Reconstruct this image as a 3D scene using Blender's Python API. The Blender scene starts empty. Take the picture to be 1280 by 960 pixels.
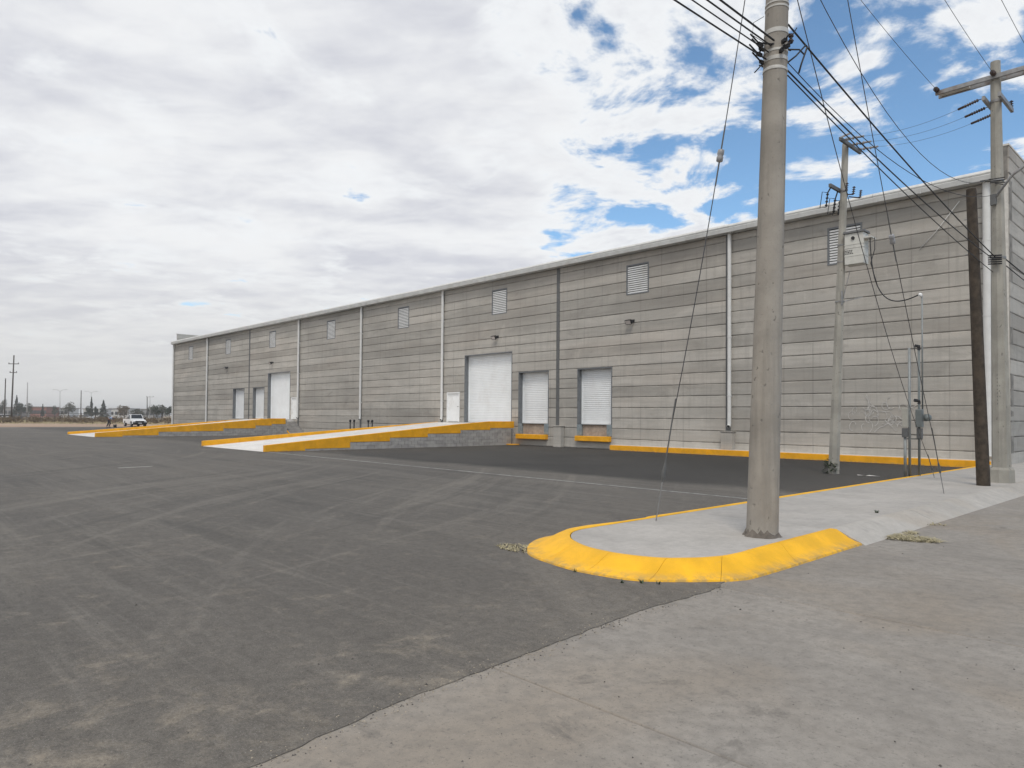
import bpy, bmesh, math, random
from mathutils import Vector, Matrix, noise as mnoise
R = math.radians
rnd = random.Random(7)

# ------------------------------------------------------------------ camera
# World: +x runs along the long wall (away from the street), +y from the wall into the yard, street along y at x < -3
sc = bpy.context.scene
CAM = Vector((-6.572, 28.210, 1.6))
FPX, PITCH, ROLL = 885.0, 0.023, 0.008
SHIFT = 41.8 - FPX * math.tan(PITCH)
LOOK = math.atan2(-0.6904198, 0.7234089) - math.pi / 2
cd = bpy.data.cameras.new('camera'); cam = bpy.data.objects.new('camera', cd)
sc.collection.objects.link(cam); sc.camera = cam
cd.sensor_fit = 'HORIZONTAL'; cd.sensor_width = 36; cd.lens = 36 * FPX / 1280
cd.shift_y = SHIFT / 1280; cd.clip_start = 0.05; cd.clip_end = 6000
CM = Matrix.Rotation(LOOK, 3, 'Z') @ Matrix.Rotation(math.pi / 2 + PITCH, 3, 'X') @ Matrix.Rotation(ROLL, 3, 'Z')
cam.matrix_world = Matrix.Translation(CAM) @ CM.to_4x4()

# ------------------------------------------------------------------ world, sun, exposure
SUN_AZ_CAM, SUN_EL = R(186), R(56)        # clockwise from the viewing direction, height
vd = CM @ Vector((0, 0, -1)); va = math.atan2(vd.y, vd.x)
sa = va - SUN_AZ_CAM
SUN = Vector((math.cos(sa) * math.cos(SUN_EL), math.sin(sa) * math.cos(SUN_EL), math.sin(SUN_EL)))
wd = bpy.data.worlds.new('World'); sc.world = wd; wd.use_nodes = True

class NT:
    """small node-tree writer"""
    def __init__(s, tree): s.t = tree; s.n = tree.nodes; s.l = tree.links
    def add(s, typ, ins=None, **props):
        nd = s.n.new(typ)
        for k, v in props.items(): setattr(nd, k, v)
        for k, v in (ins or {}).items():
            if isinstance(v, bpy.types.NodeSocket): s.l.new(v, nd.inputs[k])
            else: nd.inputs[k].default_value = v
        return nd
    def math(s, op, a, b=0.0, clamp=False):
        nd = s.n.new('ShaderNodeMath'); nd.operation = op; nd.use_clamp = clamp
        for i, v in enumerate((a, b)):
            if isinstance(v, bpy.types.NodeSocket): s.l.new(v, nd.inputs[i])
            else: nd.inputs[i].default_value = v
        return nd.outputs[0]
    def mix(s, f, a, b, blend='MIX'):
        nd = s.n.new('ShaderNodeMix'); nd.data_type = 'RGBA'; nd.blend_type = blend
        for idx, v in ((0, f), (6, a), (7, b)):
            if isinstance(v, bpy.types.NodeSocket): s.l.new(v, nd.inputs[idx])
            else:
                if idx and len(v) == 3: v = (*v, 1)
                nd.inputs[idx].default_value = v
        return nd.outputs[2]
    def smooth(s, v, a, b, lo=0.0, hi=1.0):
        nd = s.add('ShaderNodeMapRange', {0: v, 1: a, 2: b, 3: lo, 4: hi}, interpolation_type='SMOOTHSTEP')
        return nd.outputs[0]
    def noise(s, vec, scale, detail=4, rough=0.5, distort=0.0):
        return s.add('ShaderNodeTexNoise', {'Vector': vec, 'Scale': scale, 'Detail': detail, 'Roughness': rough, 'Distortion': distort}).outputs['Fac']
    def mapv(s, vec, scale=(1, 1, 1), loc=(0, 0, 0), rot=(0, 0, 0)):
        return s.add('ShaderNodeMapping', {'Vector': vec, 'Scale': scale, 'Location': loc, 'Rotation': rot}).outputs[0]

def build_world():
    t = NT(wd.node_tree); wd.node_tree.nodes.clear()
    sky = t.add('ShaderNodeTexSky', sky_type='NISHITA', sun_disc=False, sun_elevation=SUN_EL,
                sun_rotation=math.atan2(SUN.x, SUN.y), altitude=1100, air_density=1.0, dust_density=0.6, ozone_density=1.6)
    tc = t.add('ShaderNodeTexCoord').outputs['Generated']
    rot = t.mapv(tc, rot=(0, 0, -va + math.pi / 2))       # camera heading becomes +Y
    sp = t.add('ShaderNodeSeparateXYZ', {0: rot})
    x, y, z = sp.outputs
    zc = t.math('MAXIMUM', z, 0.0)
    den = t.math('ADD', zc, 0.10)
    px = t.math('DIVIDE', x, den); py = t.math('DIVIDE', y, den)
    pv = t.add('ShaderNodeCombineXYZ', {0: px, 1: py, 2: 0.0}).outputs[0]
    big = t.noise(t.mapv(pv, (0.5, 0.5, 1), (3.1, 1.7, 0)), 1.0, 3, 0.5)
    puff = t.noise(t.mapv(pv, (1.1, 1.0, 1), (0.35, 5.2, 0)), 2.6, 10, 0.60, 0.35)
    lump = t.noise(t.mapv(pv, (1.0, 1.0, 1), (7.3, 2.9, 0)), 6.5, 6, 0.55, 0.2)
    side = t.smooth(px, -0.22, 0.55)                       # the cloud deck breaks up towards one side
    cov = t.math('ADD', t.math('MULTIPLY', t.math('SUBTRACT', puff, 0.5), 1.7), t.math('MULTIPLY', t.math('SUBTRACT', big, 0.5), 0.6))
    cov = t.math('ADD', cov, t.math('MULTIPLY', t.math('SUBTRACT', lump, 0.5), 0.55))
    cov = t.math('ADD', cov, t.math('SUBTRACT', 0.44, t.math('MULTIPLY', side, 0.47)))
    mask = t.smooth(cov, -0.07, 0.13)
    # cloud body: bright ridges and grey-lavender bellies in long streaks
    st = t.noise(t.mapv(pv, (0.8, 1.1, 1), (1.0, 0.4, 0), (0, 0, R(28))), 1.3, 5, 0.48, 0.4)
    fine = t.noise(t.mapv(pv, (1.0, 1.4, 1), (4.0, 2.2, 0), (0, 0, R(20))), 4.0, 7, 0.6, 0.3)
    sh = t.math('ADD', t.math('MULTIPLY', st, 0.68), t.math('MULTIPLY', fine, 0.32))
    grey = t.smooth(sh, 0.34, 0.62)
    deck = t.mix(grey, (5.7, 5.84, 6.45), (8.25, 8.36, 8.5))
    edge = t.smooth(cov, 0.05, 0.42)
    cloud = t.mix(edge, (8.3, 8.5, 8.7), deck)
    skyc = t.mix(1.0, sky.outputs[0], (1.38, 1.62, 1.62), 'MULTIPLY')
    col = t.mix(mask, skyc, cloud)
    hz = t.smooth(zc, 0.0, 0.24, 0.9, 0.0)
    col = t.mix(hz, col, (6.8, 6.82, 6.75))
    bg = t.add('ShaderNodeBackground', {'Color': col, 'Strength': 0.10})
    out = t.add('ShaderNodeOutputWorld'); t.l.new(bg.outputs[0], out.inputs[0])
build_world()
sl = bpy.data.lights.new('sun', 'SUN'); sl.energy = 1.5; sl.angle = R(18); sl.color = (1.0, 0.94, 0.85)
so = bpy.data.objects.new('sun', sl); sc.collection.objects.link(so)
so.rotation_euler = SUN.to_track_quat('Z', 'Y').to_euler(); so.location = (0, 20, 60)
sc.view_settings.view_transform = 'Standard'; sc.view_settings.look = 'None'
sc.view_settings.exposure = 0.12; sc.view_settings.gamma = 1.0; sc.view_settings.use_curve_mapping = False

# ------------------------------------------------------------------ helpers
def ray(px, py): return CM @ Vector(((px - 640) / FPX, -(py - 480 - SHIFT) / FPX, -1))
def G(px, py, z=0.0):                                       # photo point -> point at height z
    d = ray(px, py); return CAM + d * ((z - CAM.z) / d.z)
FWD = Vector((math.cos(va), math.sin(va), 0))
rt = CM @ Vector((1, 0, 0)); rt.z = 0; rt.normalize()       # to the right as the camera sees it
def D(px, py, dist):                                        # photo point -> point at a forward distance
    d = ray(px, py); return CAM + d * (dist / d.dot(FWD))

class MB:
    def __init__(s): s.v = []; s.f = []; s.m = []
    def quad(s, *pts, mi=0):
        b = len(s.v); s.v += [tuple(p) for p in pts]; s.f.append(tuple(range(b, b + len(pts)))); s.m.append(mi); return s
    def box(s, x0, x1, y0, y1, z0, z1, M=None, mi=0):
        b = len(s.v)
        c = [Vector((x, y, z)) for z in (z0, z1) for y in (y0, y1) for x in (x0, x1)]
        if M: c = [M @ p for p in c]
        s.v += [tuple(p) for p in c]
        for q in ((0, 2, 3, 1), (4, 5, 7, 6), (0, 1, 5, 4), (2, 6, 7, 3), (0, 4, 6, 2), (1, 3, 7, 5)):
            s.f.append(tuple(b + i for i in q)); s.m.append(mi)
        return s
    def hexa(s, c, mi=0):                                   # eight corners: bottom loop of four, top loop of four
        b = len(s.v); s.v += [tuple(p) for p in c]
        for q in ((3, 2, 1, 0), (4, 5, 6, 7), (0, 1, 5, 4), (1, 2, 6, 5), (2, 3, 7, 6), (3, 0, 4, 7)):
            s.f.append(tuple(b + i for i in q)); s.m.append(mi)
        return s
    def bar(s, a, b_, w, h, up=(0, 0, 1), mi=0):            # rectangular bar between two points
        a, b_ = Vector(a), Vector(b_); d = (b_ - a).normalized(); up = Vector(up)
        if abs(d.dot(up)) > .98: up = Vector((1, 0, 0))
        sx = d.cross(up).normalized() * w / 2; sz = sx.cross(d).normalized() * h / 2
        return s.hexa([a - sx - sz, a + sx - sz, a + sx + sz, a - sx + sz, b_ - sx - sz, b_ + sx - sz, b_ + sx + sz, b_ - sx + sz], mi)
    def tube(s, pts, rad, n=8, cap=True, mi=0):
        pts = [Vector(p) for p in pts]
        if not hasattr(rad, '__len__'): rad = [rad] * len(pts)
        b = len(s.v); ref = None
        for i, p in enumerate(pts):
            d = (pts[min(i + 1, len(pts) - 1)] - pts[max(i - 1, 0)]).normalized()
            if ref is None or abs(d.dot(ref)) > .95: ref = Vector((0, 0, 1)) if abs(d.z) < .9 else Vector((1, 0, 0))
            a = d.cross(ref).normalized(); c = a.cross(d).normalized()
            for k in range(n):
                q = 2 * math.pi * k / n; s.v.append(tuple(p + (a * math.cos(q) + c * math.sin(q)) * rad[i]))
        for i in range(len(pts) - 1):
            for k in range(n):
                k2 = (k + 1) % n
                s.f.append((b + i * n + k, b + i * n + k2, b + (i + 1) * n + k2, b + (i + 1) * n + k)); s.m.append(mi)
        if cap:
            s.f.append(tuple(b + k for k in reversed(range(n)))); s.m.append(mi)
            e = b + (len(pts) - 1) * n; s.f.append(tuple(e + k for k in range(n))); s.m.append(mi)
        return s
    def lathe(s, prof, at=(0, 0, 0), axis=(0, 0, 1), n=12, mi=0):   # prof: (radius, height) list
        at = Vector(at); ax = Vector(axis).normalized()
        return s.tube([at + ax * h for r_, h in prof], [max(r_, .0005) for r_, h in prof], n, True, mi) if all(
            prof[i][1] != prof[i + 1][1] for i in range(len(prof) - 1)) else s.tube([at + ax * (h + i * 1e-5) for i, (r_, h) in enumerate(prof)], [max(r_, .0005) for r_, h in prof], n, True, mi)
    def prism(s, poly, z0, z1, mi=0):                       # polygon in x, y
        b = len(s.v); n = len(poly)
        s.v += [(p[0], p[1], z0) for p in poly] + [(p[0], p[1], z1) for p in poly]
        s.f.append(tuple(b + i for i in reversed(range(n)))); s.f.append(tuple(b + n + i for i in range(n))); s.m += [mi, mi]
        for i in range(n):
            j = (i + 1) % n; s.f.append((b + i, b + j, b + n + j, b + n + i)); s.m.append(mi)
        return s
    def mesh(s, name, mats, smooth=False, merge=False):
        me = bpy.data.meshes.new(name); me.from_pydata(s.v, [], s.f)
        for m_ in (mats if isinstance(mats, (list, tuple)) else [mats]): me.materials.append(m_)
        me.polygons.foreach_set('material_index', s.m)
        bm = bmesh.new(); bm.from_mesh(me)
        if merge: bmesh.ops.remove_doubles(bm, verts=bm.verts, dist=1e-4)
        bmesh.ops.recalc_face_normals(bm, faces=bm.faces); bm.to_mesh(me); bm.free()
        if smooth: me.polygons.foreach_set('use_smooth', [True] * len(me.polygons))
        me.update(); return me
    def build(s, name, mats, parent=None, smooth=False, merge=False):
        return link(name, s.mesh(name, mats, smooth, merge), parent)

def link(name, me, parent=None):
    o = bpy.data.objects.new(name, me); sc.collection.objects.link(o)
    if parent is not None: adopt(o, parent)
    return o
def world_of(o):
    m = Matrix.LocRotScale(o.location, o.rotation_euler, o.scale)
    return m if o.parent is None else world_of(o.parent) @ o.matrix_parent_inverse @ m
def adopt(o, parent):
    o.parent = parent; o.matrix_parent_inverse = world_of(parent).inverted()
def tag(o, label=None, cat=None, group=None, kind=None):
    for k, v in (('label', label), ('category', cat), ('group', group), ('kind', kind)):
        if v: o[k] = v
    return o
def thing(name, loc, label, cat, group=None):
    o = bpy.data.objects.new(name, None); sc.collection.objects.link(o); o.location = loc
    o.empty_display_size = .2
    return tag(o, label, cat, group)
def struct(o, label=None): return tag(o, label, kind='structure')
def bevel(o, w, seg=1):
    m = o.modifiers.new('bevel', 'BEVEL'); m.width = w; m.segments = seg; m.limit_method = 'ANGLE'; m.angle_limit = R(40); return o
def smooth_by_angle(o, ang=40):
    me = o.data; bm = bmesh.new(); bm.from_mesh(me)
    for f in bm.faces: f.smooth = True
    for e in bm.edges: e.smooth = len(e.link_faces) == 2 and e.calc_face_angle(0) < R(ang)
    bm.to_mesh(me); bm.free(); return o

# ------------------------------------------------------------------ materials
def new_mat(name):
    m = bpy.data.materials.new(name); m.use_nodes = True; m.node_tree.nodes.clear()
    t = NT(m.node_tree); b = t.add('ShaderNodeBsdfPrincipled'); o = t.add('ShaderNodeOutputMaterial')
    t.l.new(b.outputs[0], o.inputs[0]); return m, t, b
def sset(t, b, key, v):
    if isinstance(v, bpy.types.NodeSocket): t.l.new(v, b.inputs[key])
    else: b.inputs[key].default_value = (*v, 1) if isinstance(v, (tuple, list)) and len(v) == 3 else v
def scaled(c, k): return tuple(min(1, x * k) for x in c)
def simple(name, col, rough=.6, metal=0., var=.12, nscale=6., bump=0., spec=.5, dirt=None, dscale=1.3):
    m, t, b = new_mat(name); tc = t.add('ShaderNodeTexCoord').outputs['Object']
    n = t.noise(tc, nscale, 6, .6)
    c = t.mix(t.smooth(n, .3, .7), scaled(col, 1 - var), scaled(col, 1 + var))
    if dirt: c = t.mix(t.smooth(t.noise(tc, dscale, 7, .65), .5, .75, 0, .7), c, dirt)
    sset(t, b, 'Base Color', c); b.inputs['Roughness'].default_value = rough; b.inputs['Metallic'].default_value = metal
    b.inputs['Specular IOR Level'].default_value = spec
    if bump:
        bn = t.add('ShaderNodeBump', {'Height': t.noise(tc, nscale * 5, 6, .65), 'Strength': bump, 'Distance': .01}); t.l.new(bn.outputs[0], b.inputs['Normal'])
    return m

def wall_concrete(name, col, axis=0):
    m, t, b = new_mat(name); tc = t.add('ShaderNodeTexCoord').outputs['Object']
    rv = t.add('ShaderNodeObjectInfo').outputs['Random']
    sp = t.add('ShaderNodeSeparateXYZ', {0: tc}); h = sp.outputs[axis]
    big = t.noise(t.mapv(tc, (.28, .28, .6)), 1.0, 5, .55, .4)
    horiz = t.noise(t.mapv(tc, (.35, .35, 6.0)), 1.0, 6, .6)
    vert = t.noise(t.mapv(tc, (5.5, 5.5, .35)), 1.0, 5, .6)
    fine = t.noise(tc, 28, 6, .7)
    c = t.mix(t.smooth(big, .32, .66), scaled(col, .86), scaled(col, 1.08))
    c = t.mix(t.smooth(t.noise(t.mapv(tc, (.10, .10, 1.7), (4, 1, 2)), 1.0, 4, .5), .44, .62, 0, .30), c, scaled(col, .64))
    c = t.mix(t.smooth(horiz, .44, .70, 0, .34), c, scaled(col, .62))
    c = t.mix(t.smooth(vert, .50, .74, 0, .38), c, scaled(col, .66))
    c = t.mix(t.smooth(t.noise(t.mapv(tc, (1.3, 1.3, .5), (5, 2, 9)), 1.0, 5, .6, .6), .60, .76, 0, .40), c, scaled(col, 1.32))
    c = t.mix(t.smooth(t.noise(t.mapv(tc, (.6, .6, 1.2), (15, 2, 3)), 1.0, 6, .65, .8), .57, .68, 0, .36), c, scaled(col, .60))
    warm = t.noise(t.mapv(tc, (.12, .12, .5), (2, 7, 1)), 1.0, 3, .5)
    c = t.mix(t.smooth(warm, .45, .7, 0, .5), c, t.mix(1.0, c, (1.04, .985, .95), 'MULTIPLY'))
    # formwork seams every 1.22 m
    seam = t.math('PINGPONG', t.math('ADD', h, 0.31), 0.61)
    c = t.mix(t.math('MULTIPLY', t.smooth(seam, 0.012, 0.03, 1, 0), t.smooth(vert, .42, .6, .1, .5)), c, scaled(col, .5))
    # grout smears and grime that follow the bed joints
    jz = t.math('PINGPONG', t.math('SUBTRACT', sp.outputs[2], 0.01), 0.265)
    smear = t.noise(t.mapv(tc, (1.6, 1.6, 5)), 1.0, 6, .65, .5)
    c = t.mix(t.math('MULTIPLY', t.smooth(jz, .012, .055, 1, 0), t.smooth(smear, .42, .66, 0, .65)), c, scaled(col, .52))
    c = t.mix(t.math('MULTIPLY', t.smooth(jz, .02, .16, 1, 0), t.smooth(t.noise(t.mapv(tc, (3.2, 3.2, 1)), 1., 5, .6), .50, .70, 0, .35)), c, scaled(col, .66))
    k = t.add('ShaderNodeMapRange', {0: rv, 3: .80, 4: 1.12}).outputs[0]
    kv = t.add('ShaderNodeCombineColor', {0: k, 1: k, 2: k}).outputs[0]
    c = t.mix(1.0, c, kv, 'MULTIPLY')
    c = t.mix(t.smooth(fine, .35, .65, 0, .16), c, scaled(col, .5))
    c = t.mix(t.smooth(t.noise(t.mapv(tc, (1.1, 1.1, 1.6), (3, 8, 5)), 2.2, 8, .7, .5), .54, .70, 0, .22), c, t.mix(t.smooth(big, .4, .6), scaled(col, .55), (.50, .455, .39)))
    sset(t, b, 'Base Color', c); b.inputs['Roughness'].default_value = .92; b.inputs['Specular IOR Level'].default_value = .25
    hgt = t.math('ADD', t.math('MULTIPLY', fine, .5), t.math('MULTIPLY', t.noise(t.mapv(tc, (2, 2, 9)), 1., 5, .6), .8))
    bn = t.add('ShaderNodeBump', {'Height': hgt, 'Strength': .55, 'Distance': .012}); t.l.new(bn.outputs[0], b.inputs['Normal'])
    return m

def asphalt():
    m, t, b = new_mat('asphalt'); tc = t.add('ShaderNodeTexCoord').outputs['Object']
    agg = t.noise(tc, 62, 4, .75); agg2 = t.noise(tc, 150, 2, .6); mott = t.noise(tc, 9, 9, .80, .3)
    blot = t.noise(tc, .22, 6, .58, .5)
    rollm = t.noise(t.mapv(tc, (.10, 1.0, 1), (0, 0, 0), (0, 0, R(8))), .8, 9, .72, .3)      # paver and tyre streaks
    trk = t.noise(t.mapv(tc, (.12, 1.9, 1), (3, 9, 0), (0, 0, R(-38))), 1.0, 9, .74, .3)
    thin = t.noise(t.mapv(tc, (.10, 5.5, 1), (1, 2, 0), (0, 0, R(-22))), 1.0, 8, .75, .4)
    c = t.mix(t.smooth(blot, .3, .7), (.106, .098, .088), (.150, .138, .122))
    c = t.mix(t.smooth(rollm, .48, .68, 0, .55), c, (.185, .172, .152))
    c = t.mix(t.smooth(trk, .50, .70, 0, .6), c, (.205, .190, .166))
    c = t.mix(t.smooth(thin, .52, .68, 0, .5), c, (.215, .200, .176))
    c = t.mix(t.smooth(t.noise(t.mapv(tc, (.2, 1.3, 1), (8, 3, 0), (0, 0, R(-30))), .8, 8, .70), .52, .70, 0, .55), c, (.066, .063, .059))
    sp = t.add('ShaderNodeSeparateXYZ', {0: tc}); x, y = sp.outputs[0], sp.outputs[1]
    for (ox, oy, k, sd_) in ((34.0, 38.0, 1.5, 1.0), (-14.0, 4.0, 1.3, 6.0)):         # turning tyre sweeps
        ax_, ay_ = t.math('SUBTRACT', x, ox), t.math('SUBTRACT', y, oy)
        rr = t.math('SQRT', t.math('ADD', t.math('MULTIPLY', ax_, ax_), t.math('MULTIPLY', ay_, ay_)))
        sv = t.add('ShaderNodeCombineXYZ', {0: t.math('MULTIPLY', rr, k), 1: t.math('MULTIPLY', t.math('ARCTAN2', ay_, ax_), 2.2), 2: sd_}).outputs[0]
        c = t.mix(t.smooth(t.noise(sv, 1.0, 7, .68, .15), .54, .68, 0, .5), c, (.225, .206, .178))
        c = t.mix(t.smooth(t.noise(t.mapv(sv, (1, 1, 1), (9, 3, 2)), 1.0, 7, .68, .15), .55, .68, 0, .4), c, (.070, .066, .061))
    # newer, darker asphalt laid along the wall, with a wavy seam
    wav = t.math('MULTIPLY', t.math('SUBTRACT', t.noise(tc, .45, 4, .6), .5), 1.2)
    new = t.smooth(t.math('ADD', y, wav), 12.4, 13.4, 1, 0)
    c = t.mix(t.math('MULTIPLY', new, t.smooth(x, 8, 34, .92, .45)), c, t.mix(t.smooth(blot, .35, .65), (.030, .029, .028), (.048, .046, .044)))
    # dust: broken beige patches towards the street, blown dust along the street edge
    dm = t.noise(tc, 2.6, 9, .74, .3); dl = t.noise(tc, .9, 4, .5)
    ed = t.math('ADD', t.smooth(x, -3.6, 0.2, .085, 0), t.smooth(y, 20, 27, 0, .06))
    dmask = t.math('MULTIPLY', t.smooth(t.math('ADD', dm, ed), .60, .80), t.smooth(dl, .42, .58))
    dmask = t.math('MULTIPLY', dmask, t.math('MULTIPLY', t.smooth(x, 2, 6, 1, .05), t.smooth(y, 23.2, 25.2, .06, 1)))
    c = t.mix(t.math('MULTIPLY', dmask, .55), c, (.44, .375, .285))
    c = t.mix(t.smooth(x, -3.5, 6, .30, 0), c, (.205, .180, .150))
    far = t.smooth(x, 86, 98, 0, .8)
    c = t.mix(t.math('MULTIPLY', far, t.smooth(dm, .35, .6)), c, (.36, .30, .24))
    c = t.mix(t.smooth(mott, .40, .64, 0, .55), c, t.mix(1.0, c, (.60, .60, .60), 'MULTIPLY'))
    c = t.mix(t.smooth(t.noise(t.mapv(tc, (1, 1, 1), (9, 4, 0)), 3.1, 7, .7, .6), .52, .70, 0, .55), c, t.mix(1.0, c, (1.55, 1.50, 1.42), 'MULTIPLY'))
    c = t.mix(t.smooth(t.noise(tc, 22, 6, .8), .46, .66, 0, .5), c, t.mix(1.0, c, (.60, .60, .60), 'MULTIPLY'))
    c = t.mix(t.smooth(agg, .44, .66, 0, .6), c, t.mix(1.0, c, (.52, .52, .52), 'MULTIPLY'))
    c = t.mix(t.smooth(t.noise(t.mapv(tc, (1, 1, 1), (3, 1, 0)), 48, 3, .7), .63, .72, 0, .5), c, (.33, .31, .275))
    c = t.mix(t.smooth(agg2, .60, .72, 0, .7), c, (.40, .385, .36))
    sset(t, b, 'Base Color', c); sset(t, b, 'Roughness', t.smooth(blot, .3, .7, .80, .95)); b.inputs['Specular IOR Level'].default_value = .3
    bn = t.add('ShaderNodeBump', {'Height': t.math('ADD', agg, t.math('MULTIPLY', t.noise(tc, 3, 5, .6), 1.5)), 'Strength': .5, 'Distance': .006}); t.l.new(bn.outputs[0], b.inputs['Normal'])
    return m

def flat_concrete(name, col, dust=(.30, .248, .19), dustamt=.5, stain=.5, broom=0., grit=.25, crack=False):
    m, t, b = new_mat(name); tc = t.add('ShaderNodeTexCoord').outputs['Object']
    rv = t.add('ShaderNodeObjectInfo').outputs['Random']
    blot = t.noise(tc, .9, 9, .72, .3); fine = t.noise(tc, 120, 3, .7); mid = t.noise(tc, 9, 6, .65)
    c = t.mix(t.smooth(blot, .3, .7), scaled(col, .86), scaled(col, 1.1))
    c = t.mix(t.smooth(t.noise(tc, .38, 5, .6, .6), .45, .68, 0, dustamt), c, dust)
    c = t.mix(t.smooth(t.noise(t.mapv(tc, (1, 1, 1), (7, 3, 0)), 1.5, 9, .76, .4), .57, .69, 0, stain), c, scaled(col, .46))
    c = t.mix(t.smooth(t.noise(t.mapv(tc, (.5, 2.2, 1), (1, 3, 0), (0, 0, R(60))), 1.1, 6, .65), .56, .74, 0, stain * .7), c, scaled(col, .6))
    c = t.mix(t.smooth(t.noise(t.mapv(tc, (1, .45, 1), (2, 9, 0), (0, 0, R(35))), 3.4, 6, .6, .4), .66, .74, 0, stain * .8), c, scaled(col, .40))
    if broom: c = t.mix(t.smooth(t.noise(t.mapv(tc, (30, .8, 1)), 1., 4, .6), .45, .7, 0, broom), c, scaled(col, .72))
    c = t.mix(t.smooth(mid, .38, .68, 0, grit), c, scaled(col, .6))
    c = t.mix(t.smooth(t.noise(tc, 42, 5, .75), .54, .70, 0, grit * 1.6), c, scaled(col, .42))
    c = t.mix(t.smooth(t.noise(tc, 70, 3, .6), .66, .74, 0, grit * 1.4), c, scaled(col, 1.45))
    c = t.mix(t.smooth(fine, .58, .74, 0, grit * 1.8), c, scaled(col, .45))
    if crack:
        vo = t.add('ShaderNodeTexVoronoi', {'Vector': t.mapv(t.add('ShaderNodeVectorMath', {0: tc, 1: t.add('ShaderNodeTexNoise', {'Vector': tc, 'Scale': 1.2, 'Detail': 6.0}).outputs['Color']}).outputs[0], (.33, .22, 1)), 'Scale': 1.0}, feature='DISTANCE_TO_EDGE').outputs[0]
        c = t.mix(t.math('MULTIPLY', t.smooth(vo, .0015, .005, 1, 0), t.smooth(blot, .44, .6, 0, .7)), c, scaled(col, .3))
    k = t.add('ShaderNodeMapRange', {0: rv, 3: .94, 4: 1.05}).outputs[0]
    c = t.mix(1.0, c, t.add('ShaderNodeCombineColor', {0: k, 1: k, 2: k}).outputs[0], 'MULTIPLY')
    sset(t, b, 'Base Color', c); b.inputs['Roughness'].default_value = .9; b.inputs['Specular IOR Level'].default_value = .25
    bn = t.add('ShaderNodeBump', {'Height': t.math('ADD', fine, mid), 'Strength': .35, 'Distance': .005}); t.l.new(bn.outputs[0], b.inputs['Normal'])
    return m

def terrain_mat():
    m, t, b = new_mat('dry_soil'); tc = t.add('ShaderNodeTexCoord').outputs['Object']
    a = t.noise(tc, .035, 6, .6, .5); f = t.noise(tc, 1.3, 6, .7)
    c = t.mix(t.smooth(a, .35, .6), (.30, .22, .165), (.36, .285, .20))
    c = t.mix(t.smooth(t.noise(t.mapv(tc, (1, 1, 1), (30, 4, 0)), .06, 6, .65, .4), .48, .62, 0, .8), c, (.21, .185, .105))
    c = t.mix(t.smooth(f, .4, .7, 0, .45), c, (.14, .12, .08))
    sset(t, b, 'Base Color', c); b.inputs['Roughness'].default_value = 1; b.inputs['Specular IOR Level'].default_value = .1
    return m

def yellow_paint(name, col, wear=.35):
    m, t, b = new_mat(name); tc = t.add('ShaderNodeTexCoord').outputs['Object']
    n = t.noise(tc, 2.2, 7, .62, .3); f = t.noise(tc, 26, 5, .7)
    c = t.mix(t.smooth(n, .32, .7), scaled(col, .86), scaled(col, 1.08))
    c = t.mix(t.smooth(t.noise(tc, 5, 8, .72), .60, .74, 0, wear), c, (.42, .30, .12))
    c = t.mix(t.smooth(f, .62, .74, 0, wear), c, (.40, .34, .22))
    zz = t.add('ShaderNodeSeparateXYZ', {0: tc}).outputs[2]
    c = t.mix(t.math('MULTIPLY', t.smooth(zz, .0, .075, 1, 0), t.smooth(t.noise(tc, 7, 7, .7), .38, .62, 0, .7)), c, (.30, .235, .13))
    c = t.mix(t.smooth(t.noise(t.mapv(tc, (1, 1, 2.5), (4, 4, 1)), 1.1, 8, .7, .5), .56, .70, 0, wear * 1.5), c, scaled(col, .62))
    sset(t, b, 'Base Color', c); b.inputs['Roughness'].default_value = .6; b.inputs['Specular IOR Level'].default_value = .4
    bn = t.add('ShaderNodeBump', {'Height': f, 'Strength': .3, 'Distance': .006}); t.l.new(bn.outputs[0], b.inputs['Normal'])
    return m

def block_mat():
    m, t, b = new_mat('concrete_block'); tc = t.add('ShaderNodeTexCoord').outputs['Object']
    n = t.noise(t.mapv(tc, (1, 2.4, 5)), 1.0, 2, .4); f = t.noise(tc, 30, 5, .7)
    c = t.mix(t.smooth(n, .35, .65), (.32, .305, .29), (.42, .40, .375))
    c = t.mix(t.smooth(f, .5, .75, 0, .4), c, (.15, .145, .14))
    sset(t, b, 'Base Color', c); b.inputs['Roughness'].default_value = .95
    return m

def wornline():
    m, t, b = new_mat('worn_line_paint'); tc = t.add('ShaderNodeTexCoord').outputs['Object']
    f = t.smooth(t.noise(tc, 3.5, 8, .75), .36, .60); g = t.noise(tc, 90, 3, .6)
    c = t.mix(t.math('MULTIPLY', f, .75), (.155, .15, .142), (.46, .45, .43))
    c = t.mix(t.smooth(g, .4, .7, 0, .6), c, (.13, .127, .12))
    sset(t, b, 'Base Color', c); b.inputs['Roughness'].default_value = .9
    return m

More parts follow.
